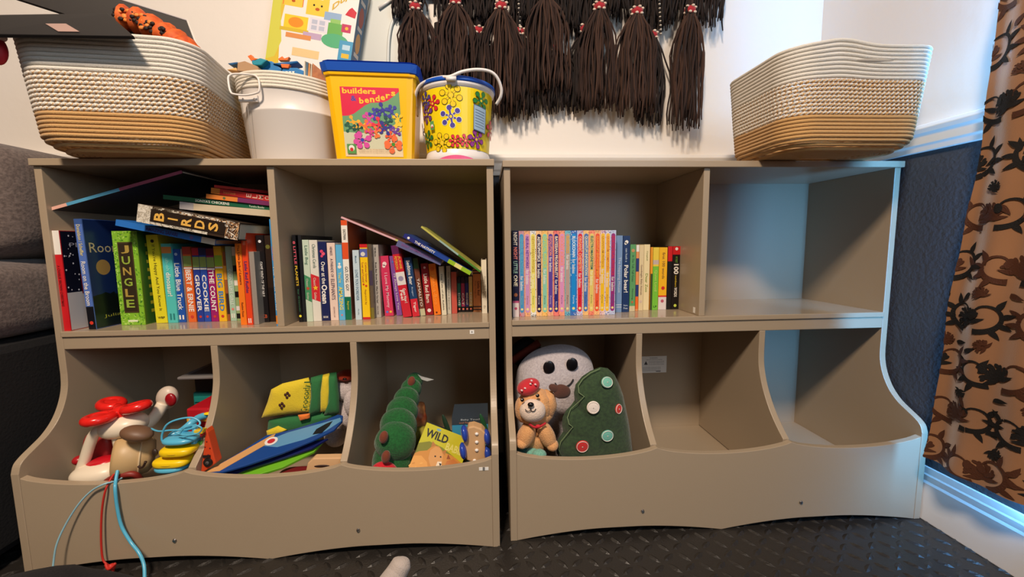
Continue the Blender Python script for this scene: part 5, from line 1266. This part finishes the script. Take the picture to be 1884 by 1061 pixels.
# right bin of the left unit
M_gp = mat((22, 98, 42), .95, 'plush', bump=1, scale=260, c2=(14, 76, 32))
r = root('plush_worm', 'green segmented plush worm with brown feet, propped upright in the third bin', 'plush toy', (.71, .05, BINZ))
mb = MB(); seg = [(722, 848, -.030, .050), (728, 812, -.035, .050), (733, 783, .0, .047), (740, 757, .03, .041), (748, 735, .055, .034), (757, 715, .08, .028), (763, 700, .10, .023)]
for px, py, y, q in seg: mb.ell(at(px, py, y), (q * .92, q * .8, q * .92), M_gp, R=Matrix.Rotation(.35, 3, 'Y'), nz=.05, nf=30, u=28, w=18)
mb.build('body', r, smooth=True)
for px, py, y in ((706, 804, -.075), (710, 840, -.088), (757, 702, .07)):
    mb = MB(); mb.ell(at(px, py, y), (.0095, .010, .014), mat((112, 50, 26), .9, 'cloth', scale=300), R=Matrix.Rotation(.2, 3, 'Y')); mb.build('foot', r, smooth=True)
mb = MB(); mb.prism([at(a, b, .09) for a, b in ((768, 688), (775, 692), (798, 698), (786, 701), (776, 698))], (0, .001, 0), mat((190, 190, 186))); mb.build('care_tag', r)
r = root('red_ball', 'red plush ball at the foot of the green plush worm', 'ball', at(705, 862, -.07))
mb = MB(); mb.ell(at(706, 874, -.078), (.032, .022, .031), mat((206, 14, 36), .9, 'plush', bump=.6, scale=300, c2=(186, 10, 30))); mb.build('ball', r, smooth=True)
r = root('net_bag', 'orange and brown crinkled bag behind the green plush worm', 'bag', at(770, 770, .12))
mb = MB(); mb.ell(at(770, 768, .11), (.022, .02, .045), mat((160, 60, 30), .45, 'print', bump=1, scale=40, c2=(220, 150, 90)), nz=.25, nf=50); mb.ell(at(775, 806, .06), (.03, .03, .03), mat((150, 140, 50), .7), nz=.1); mb.build('bag', r, smooth=True)
# wild babies book
TL, TR, BL_ = at(785.5, 776.5, .015), at(874, 811, .015), at(726, 884, -.085)
ex = (TR - TL); ey = (BL_ - TL); ex = ex.normalized(); nn = ex.cross(ey).normalized(); ey = nn.cross(ex).normalized()
def lion_book():
    W = .112; Hh = .150; O = TL + ey * Hh; U = ex * W; V = -ey * Hh
    r = root('book', 'picture book with lions on its cover, lettered WILD, leaning in the third bin', 'book', O)
    N = U.cross(V).normalized()
    mb = MB(); mb.prism([O, O + U, O + U + V, O + V], -N * .008, cv((226, 196, 60))); mb.build('cover', r)
    mb = MB(); f = Face(mb, O, U, V, .0003); 
    f.rect(0, 0, 1, 1, cv((196, 190, 40))); f.poly([(0, .2), (1, .2), (1, .6), (.5, .72), (.2, .74), (0, .66)], cv((130, 130, 40)))
    f.poly([(0, 0), (0, .5), (.08, .55), (.22, .60), (.3, .7), (.42, .72), (.55, .66), (.72, .66), (.85, .64), (1, .6), (1, 0)], cv((206, 140, 60)))
    f.poly([(0, .0), (0, .46), (.15, .5), (.3, .44), (.42, .3), (.45, 0)], cv((226, 160, 76)))
    f.poly([(.28, .62), (.36, .70), (.46, .70), (.56, .62), (.60, .5), (.56, .38), (.46, .36), (.38, .42), (.3, .5)], cv((216, 156, 90)))
    f.poly([(.50, .50), (.58, .52), (.62, .44), (.58, .36), (.5, .38)], cv((240, 220, 190))); f.poly([(.54, .49), (.60, .49), (.58, .45)], cv(K_)); f.disc(.42, .56, .018, .012, cv(K_)); f.disc(.53, .58, .018, .012, cv(K_))
    f.poly([(.27, .66), (.26, .76), (.36, .72)], cv((180, 120, 60))); f.poly([(.52, .66), (.60, .72), (.60, .62)], cv((180, 120, 60)))
    f.poly([(.68, .56), (.80, .62), (.95, .58), (1, .46), (.98, .3), (.84, .26), (.72, .32), (.66, .44)], cv((196, 120, 60))); f.disc(.76, .46, .02, .014, cv(K_)); f.disc(.9, .46, .02, .014, cv(K_)); f.poly([(.8, .4), (.87, .4), (.835, .36)], cv(K_)); f.disc(.84, .33, .06, .04, cv((220, 180, 140)))
    f.poly([(.66, .58), (.66, .66), (.74, .60)], cv((150, 80, 40)))
    for k in range(22): f.disc(random.uniform(.0, .5), random.uniform(.05, .4), .03, .012, cv(random.choice(((236, 176, 90), (206, 140, 60)))), 7, random.random())
    f.disc(.30, .955, .05, .02, cv((120, 170, 190)))
    f.text('WILD', .06, .79, .56, .92, mat(K_), .03); f.text('BABIES', .56, .70, 1.0, .82, mat((222, 214, 110)), .03)
    mb.build('cover_picture', r)
    return O, U, V, N
O, U, V, N = lion_book()
r = root('book', 'dark book with small white lettering behind the lion picture book', 'book', O - N * .012)
O2 = O - N * .024 + U * .06 + V * .04; mb = MB(); mb.prism([O2, O2 + U * 1.05, O2 + U * 1.05 + V * 1.04, O2 + V * 1.04], -N * .010, cv((24, 22, 20))); mb.build('cover', r)
mb = MB(); f = Face(mb, O2, U * 1.05, V * 1.04, .0004); f.text('WATCH GROW', .08, .93, .5, .965, mat(W_)); mb.build('title', r)
# wooden car
r = root('wooden_car', 'pale wooden toy car with blue wheels and white pegs, standing on end', 'toy car', at(875, 820, -.05))
mb = MB(); body = [(861, 786), (872, 784), (886, 789), (893, 796), (893, 850), (880, 856), (858, 846), (852, 820)]
mb.prism([at(a, b, -.072) for a, b in body], (0, .030, 0), mat((206, 164, 118), .5)); mb.build('body', r, bevel=.003)
for a, b in ((877, 798), (877, 813), (877, 828), (873, 847)):
    mb = MB(); mb.ell(at(a, b, -.073), (.0042, .003, .0036), mat((236, 230, 222), .35), u=14, w=8); mb.build('peg', r, smooth=True)
for a, b, y in ((855, 797, -.072), (852, 829, -.072), (896, 804, -.062), (897, 834, -.062)):
    mb = MB(); mb.ell(at(a, b, y), (.0080, .0165, .0185), mat((40, 70, 170), .25), R=Matrix.Rotation(-.15, 3, 'Y'), u=24, w=14); mb.build('wheel', r, smooth=True)
r = root('card_box', 'light blue box with a dark lettered top behind the wooden car', 'box', at(865, 790, .05))
a = at(832, 800, .03); b = at(898, 779, .03)
mb = MB(); mb.box((a.x, .03, BINZ), (min(b.x, UW - PT - .002), .12, b.z), mat((60, 150, 190), .4)); mb.build('carton', r, bevel=.001)
mb = MB(); mb.box((a.x, .029, b.z + .0005), (min(b.x, UW - PT - .002), .118, b.z + .018), mat((56, 66, 76), .4)); f = Face(mb, (a.x, .029, b.z + .0005), (b.x - a.x, 0, 0), (0, 0, .018), .0003); f.text('Baby Touch', .25, .5, .8, .8, mat((190, 200, 206))); f.text('and Feel', .2, .15, .5, .38, mat((200, 130, 100))); mb.build('lid', r)
r = root('toy_leaf', 'dark green leaf blade sticking up left of the light blue box', 'toy', at(824, 780, .02)); mb = MB(); mb.ell(at(822, 784, .025), (.006, .003, .032), mat((16, 50, 30), .6), R=Matrix.Rotation(-.3, 3, 'Y')); mb.build('blade', r, smooth=True)
r = root('toy_leaf', 'green leaf blade sticking up right of the light blue box', 'toy', at(893, 780, .0)); mb = MB(); mb.ell(at(891, 783, .0), (.006, .003, .032), mat((22, 80, 44), .6), R=Matrix.Rotation(-.3, 3, 'Y')); mb.build('blade', r, smooth=True)

# ------------------------------------------------------------ plush toys in the right unit
M_gh = mat((192, 184, 186), .95, 'plush', bump=1, scale=200, c2=(174, 166, 170))
r = root('ghost_pillow', 'large white smiling plush pillow with black eyes behind the dog and the tree pillow', 'plush toy', (1.12, .12, BINZ))
YG = .10
mb = MB(); out = [(948, 700), (955, 672), (975, 650), (1003, 637), (1035, 633), (1062, 639), (1082, 654), (1092, 678), (1094, 720), (1094, 780), (1090, 840), (1020, 850), (950, 846), (944, 780)]
o = sm([at(a, b, YG) for a, b in out + [out[0]]], 5)[:-1]; c = at(1018, 745, YG); mb.pillow(o, c, (0, -1, 0), .085, M_gh, rings=12)
mb.build('body', r, smooth=True)
mb = MB(); cc = c
def ghost_y(px, py): return None
for a, b in ((1010, 675.5), (1052.5, 670)):
    mb = MB(); mb.ell(at(a, b, YG - .0675), (.0145, .0035, .0165), mat((14, 12, 16), .3), u=24, w=12); mb.build('eye', r, smooth=True)
mb = MB(); mb.tube(sm([at(1021, 704, YG - .08), at(1028, 711, YG - .083), at(1040, 711, YG - .083), at(1049, 706, YG - .08), at(1055, 697, YG - .077)]), .0016, mat((16, 12, 14))); mb.build('smile', r, smooth=True)
r = root('plush_hat', 'dark black and orange soft toy behind the top of the smiling white pillow', 'plush toy', at(970, 640, .2))
mb = MB(); mb.ell(at(968, 650, .2), (.045, .03, .045), mat((24, 20, 22), .9), nz=.1); mb.build('body', r, smooth=True)
mb = MB(); mb.tube([at(940, 665, .16), at(992, 630, .17)], .011, mat((120, 40, 20), .85)); mb.build('stripe', r, smooth=True)
# dog
FUR = (226, 170, 112); M_f = mat(FUR, .95, 'plush', bump=1, scale=420, c2=(206, 146, 92)); M_m = mat((236, 214, 196), .95, 'plush', bump=.8, scale=420, c2=(224, 200, 182))
r = root('plush_dog', 'tan plush puppy with a red patterned hat and red collar', 'plush toy', (1.05, -.04, .17))
Y = -.055
mb = MB()
mb.ell(at(985, 745, Y + .01), (.039, .036, .039), M_f, nz=.10, nf=70, u=40, w=28)
mb.ell(at(1008, 742, Y + .012), (.020, .026, .032), M_f, nz=.12, nf=80); mb.ell(at(962, 752, Y + .012), (.018, .026, .030), M_f, nz=.12, nf=80); mb.ell(at(985, 763, Y + .01), (.040, .03, .022), M_f, nz=.12, nf=80)
mb.ell(at(986, 800, Y + .03), (.040, .04, .040), M_f, nz=.08, nf=60)
mb.ell(at(968, 800, Y - .006), (.019, .022, .032), M_f, R=Matrix.Rotation(.45, 3, 'Y'), nz=.10, nf=80); mb.ell(at(1006, 800, Y - .006), (.018, .022, .035), M_f, R=Matrix.Rotation(-.42, 3, 'Y'), nz=.10, nf=80)
mb.ell(at(960, 814, Y - .012), (.014, .018, .012), M_f, nz=.1); mb.ell(at(1016, 818, Y - .012), (.014, .018, .013), M_f, nz=.1)
mb.build('body', r, smooth=True)
mb = MB(); mb.ell(at(980, 755, Y - .020), (.0290, .0215, .0255), M_m, nz=.04, nf=60, u=28, w=20); mb.build('muzzle', r, smooth=True)
mb = MB(); mb.ell(at(976.5, 744, Y - .0415), (.0070, .005, .0052), mat((20, 14, 16), .25)); mb.build('nose', r, smooth=True)
mb = MB(); mb.tube(sm([at(966, 752, Y - .040), at(970, 756, Y - .042), at(975, 755.5, Y - .0435), at(976.5, 750, Y - .044), at(978, 755.5, Y - .0435), at(983, 756, Y - .0425), at(986, 751.5, Y - .041)], 4), .0008, mat((30, 20, 20))); mb.build('mouth', r, smooth=True)
for a, b in ((961, 735.5), (989, 727.5)):
    mb = MB(); mb.ell(at(a, b, Y - .0265), (.0042, .003, .0042), mat((20, 14, 12), .12)); mb.ell(at(a - .8, b - 1.2, Y - .0300), (.0012, .0006, .0012), mat((240, 240, 240), .2), u=8, w=6); mb.build('eye', r, smooth=True)  # each eye carries a small white painted glint
mb = MB(); mb.ell(at(972, 711, Y + .005), (.027, .026, .017), mat((196, 30, 44), .85, 'cloth', scale=400), R=Matrix.Rotation(-.35, 3, 'Y'), u=28, w=16); h_ = mb.build('hat', r, smooth=True)
mb = MB()
for a, b in ((966, 714), (976, 706), (985, 707), (960, 718), (978, 700)): mb.ell(at(a, b, Y - .0185), (.003, .002, .0022), mat((236, 200, 200), .8), R=Matrix.Rotation(.5, 3, 'Y'), u=8, w=6)
mb.build('hat_dots', h_, smooth=True)
mb = MB(); M_br = mat((84, 48, 36), .9, 'cloth', bump=.6, scale=400); mb.ell(at(1034, 720, Y + .0), (.020, .008, .017), M_br, R=Matrix.Rotation(.3, 3, 'Y'), nz=.12, nf=60); mb.ell(at(1020, 714, Y + .0), (.014, .007, .009), M_br, R=Matrix.Rotation(.5, 3, 'Y')); o = mb.build('ear', r, smooth=True); o['label'] = 'brown ear'
mb = MB(); mb.tube(sm([at(974, 779, Y - .025), at(982, 785, Y - .03), at(992, 785, Y - .03), at(1004, 778, Y - .025)]), .0026, mat((180, 26, 40), .8)); mb.ell(at(990, 784, Y - .03), (.006, .004, .004), mat((200, 30, 46), .8)); mb.build('collar', r, smooth=True)
# tree pillow
M_tr = mat((50, 74, 42), .9, 'plush', bump=.6, scale=150, c2=(36, 56, 34))
YT = -.052
r = root('tree_pillow', 'dark green fir-tree pillow with big red, white and mint buttons', 'pillow', (1.19, YT, .13))
out = [(1104, 675), (1086, 682), (1071, 692), (1059, 707), (1056, 722), (1057, 736), (1050, 746), (1042, 754), (1035, 768), (1034, 782), (1036, 793), (1029, 804), (1023, 816), (1024, 832), (1034, 852), (1080, 860), (1130, 858), (1165, 850), (1164, 830), (1160, 798), (1156, 772), (1151, 748), (1146, 725), (1139, 706), (1130, 688), (1118, 677)]
o = []
for i in range(len(out)):
    a, b = out[i], out[(i + 1) % len(out)]
    for q in range(3): o.append(at(a[0] + (b[0] - a[0]) * q / 3, a[1] + (b[1] - a[1]) * q / 3, YT))
c = at(1100, 790, YT)
mb = MB(); mb.pillow(o, c, (0, -1, 0), .036, M_tr, rings=10); mb.build('body', r, smooth=True)
sl = [(1104, 678), (1086, 686), (1072, 697), (1064, 709), (1065, 722), (1075, 729), (1066, 738), (1050, 752), (1044, 768), (1047, 780), (1054, 785), (1044, 797), (1032, 812), (1028, 826), (1034, 842)]
mb = MB()
def ty(px, py, extra=.001):
    # front depth of the pillow under a pixel
    p = at(px, py, YT); d = p - c; best = 0
    ang = math.atan2(d.z, d.x); 
    for i in range(len(o)):
        a_, b_ = o[i] - c, o[(i + 1) % len(o)] - c
        den = a_.x * (b_.z - a_.z) - a_.z * (b_.x - a_.x)
        # ray from centre through p hits segment?
        det = d.x * (b_.z - a_.z) - d.z * (b_.x - a_.x)
        if abs(det) < 1e-12: continue
        t = (a_.x * (b_.z - a_.z) - a_.z * (b_.x - a_.x)) / det
        s_ = (a_.x * d.z - a_.z * d.x) / det
        if t > 0 and -1e-6 <= s_ <= 1 + 1e-6: best = 1 / t
    best = min(best, 1)
    return YT - .036 * (1 - best ** 2.6) ** .5 - extra
mb.tube([at(a, b, ty(a, b, .001)) for a, b in sl], .0009, mat((120, 140, 100), .8)); mb.build('piping', r, smooth=True)
for a, b, col, ry in ((1117, 703, (120, 190, 168), .0125), (1091.5, 749.5, (232, 220, 210), .0145), (1138, 752, (206, 40, 30), .0115), (1117.5, 801.5, (110, 180, 164), .0135), (1071.5, 821, (210, 36, 36), .0155)):
    y = ty(a, b, .0025); p = at(a, b, y); mb = MB()
    q = at(a + 4, b, ty(a + 4, b, .0025)); q2 = at(a - 4, b, ty(a - 4, b, .0025)); q3 = at(a, b - 4, ty(a, b - 4, .0025)); q4 = at(a, b + 4, ty(a, b + 4, .0025))
    u_ = (q - q2).normalized(); v_ = (q3 - q4); n_ = u_.cross(v_).normalized(); v_ = n_.cross(u_)
    if n_.y > 0: n_ = -n_
    Rm = Matrix((u_, v_, n_)).transposed(); wx = .0145 if a != 1138 else .010
    mb.ell(p, (wx, ry, .0025), mat(col, .85, 'cloth', bump=.4, scale=400), R=Rm, u=28, w=10)
    bt = mb.build('button', r, smooth=True); bt['label'] = {120: 'mint', 232: 'white', 206: 'small red', 110: 'lower mint', 210: 'large red'}[col[0]] + ' button'
    mb = MB(); mb.tube([p + n_ * .0018 + u_ * (wx * .86 * math.cos(2 * PI * i / 30)) + v_ * (ry * .86 * math.sin(2 * PI * i / 30)) for i in range(30)], .0007, mat((236, 226, 216), .8), closed=True, n=6)
    mb.ell(p + n_ * .0026, (.0016, .0016, .0008), mat((200, 190, 180), .6), R=Rm, u=8, w=6); mb.build('stitching', bt, smooth=True)
r = root('mint_plush', 'pale mint plush toy peeping over the first bin\'s front below the dog', 'plush toy', at(990, 836, -.07))
mb = MB(); M_mt = mat((120, 176, 156), .95, 'plush', bump=1, scale=300, c2=(100, 156, 138)); mb.ell(at(992, 836, -.078), (.016, .012, .012), M_mt, nz=.1); mb.ell(at(980, 840, -.06), (.02, .02, .02), M_mt, nz=.1); mb.build('body', r, smooth=True)
r = root('teal_plush', 'dark teal soft toy lying under the plush puppy', 'plush toy', at(965, 832, -.06))
mb = MB(); mb.ell(at(968, 842, -.045), (.034, .035, .024), mat((24, 92, 80), .9, 'plush', bump=.8, scale=300, c2=(18, 76, 66)), nz=.08); mb.build('body', r, smooth=True)

# ------------------------------------------------------------ the seated person: a trousered knee and a socked foot at the frame's lower edge
r = root('person', 'person on the floor, only a dark trousered knee and grey sock toe showing', 'person', (.5, -.55, 0))
M_tro = mat((13, 10, 14), .95, 'wall', bump=.5, scale=300)
mb = MB(); a = at(90, 1140, -.45); mb.tube(sm([at(-160, 1250, -.60), at(-60, 1190, -.52), at(90, 1142, -.46), at(210, 1165, -.46), at(300, 1230, -.50)], 6), [.06] * 7 + [.058] * 6 + [.054] * 6 + [.05] * 6, M_tro, n=24)
mb.build('trouser_leg', r, smooth=True)
mb = MB(); P = [at(744, 1024, -.30), at(742, 1030, -.302), at(737, 1040, -.305), at(728, 1056, -.31), at(712, 1080, -.33), at(690, 1120, -.37), at(670, 1160, -.42)]
mb.tube(sm(P, 5), [.001 + .0135 * min(1, (i / 8)) ** .55 + .0045 * min(1, i / 20) for i in range(31)], mat((176, 164, 156), .95, 'cloth', bump=.6, scale=500), n=20)
o = mb.build('sock', r, smooth=True); o['label'] = 'grey sock toe'
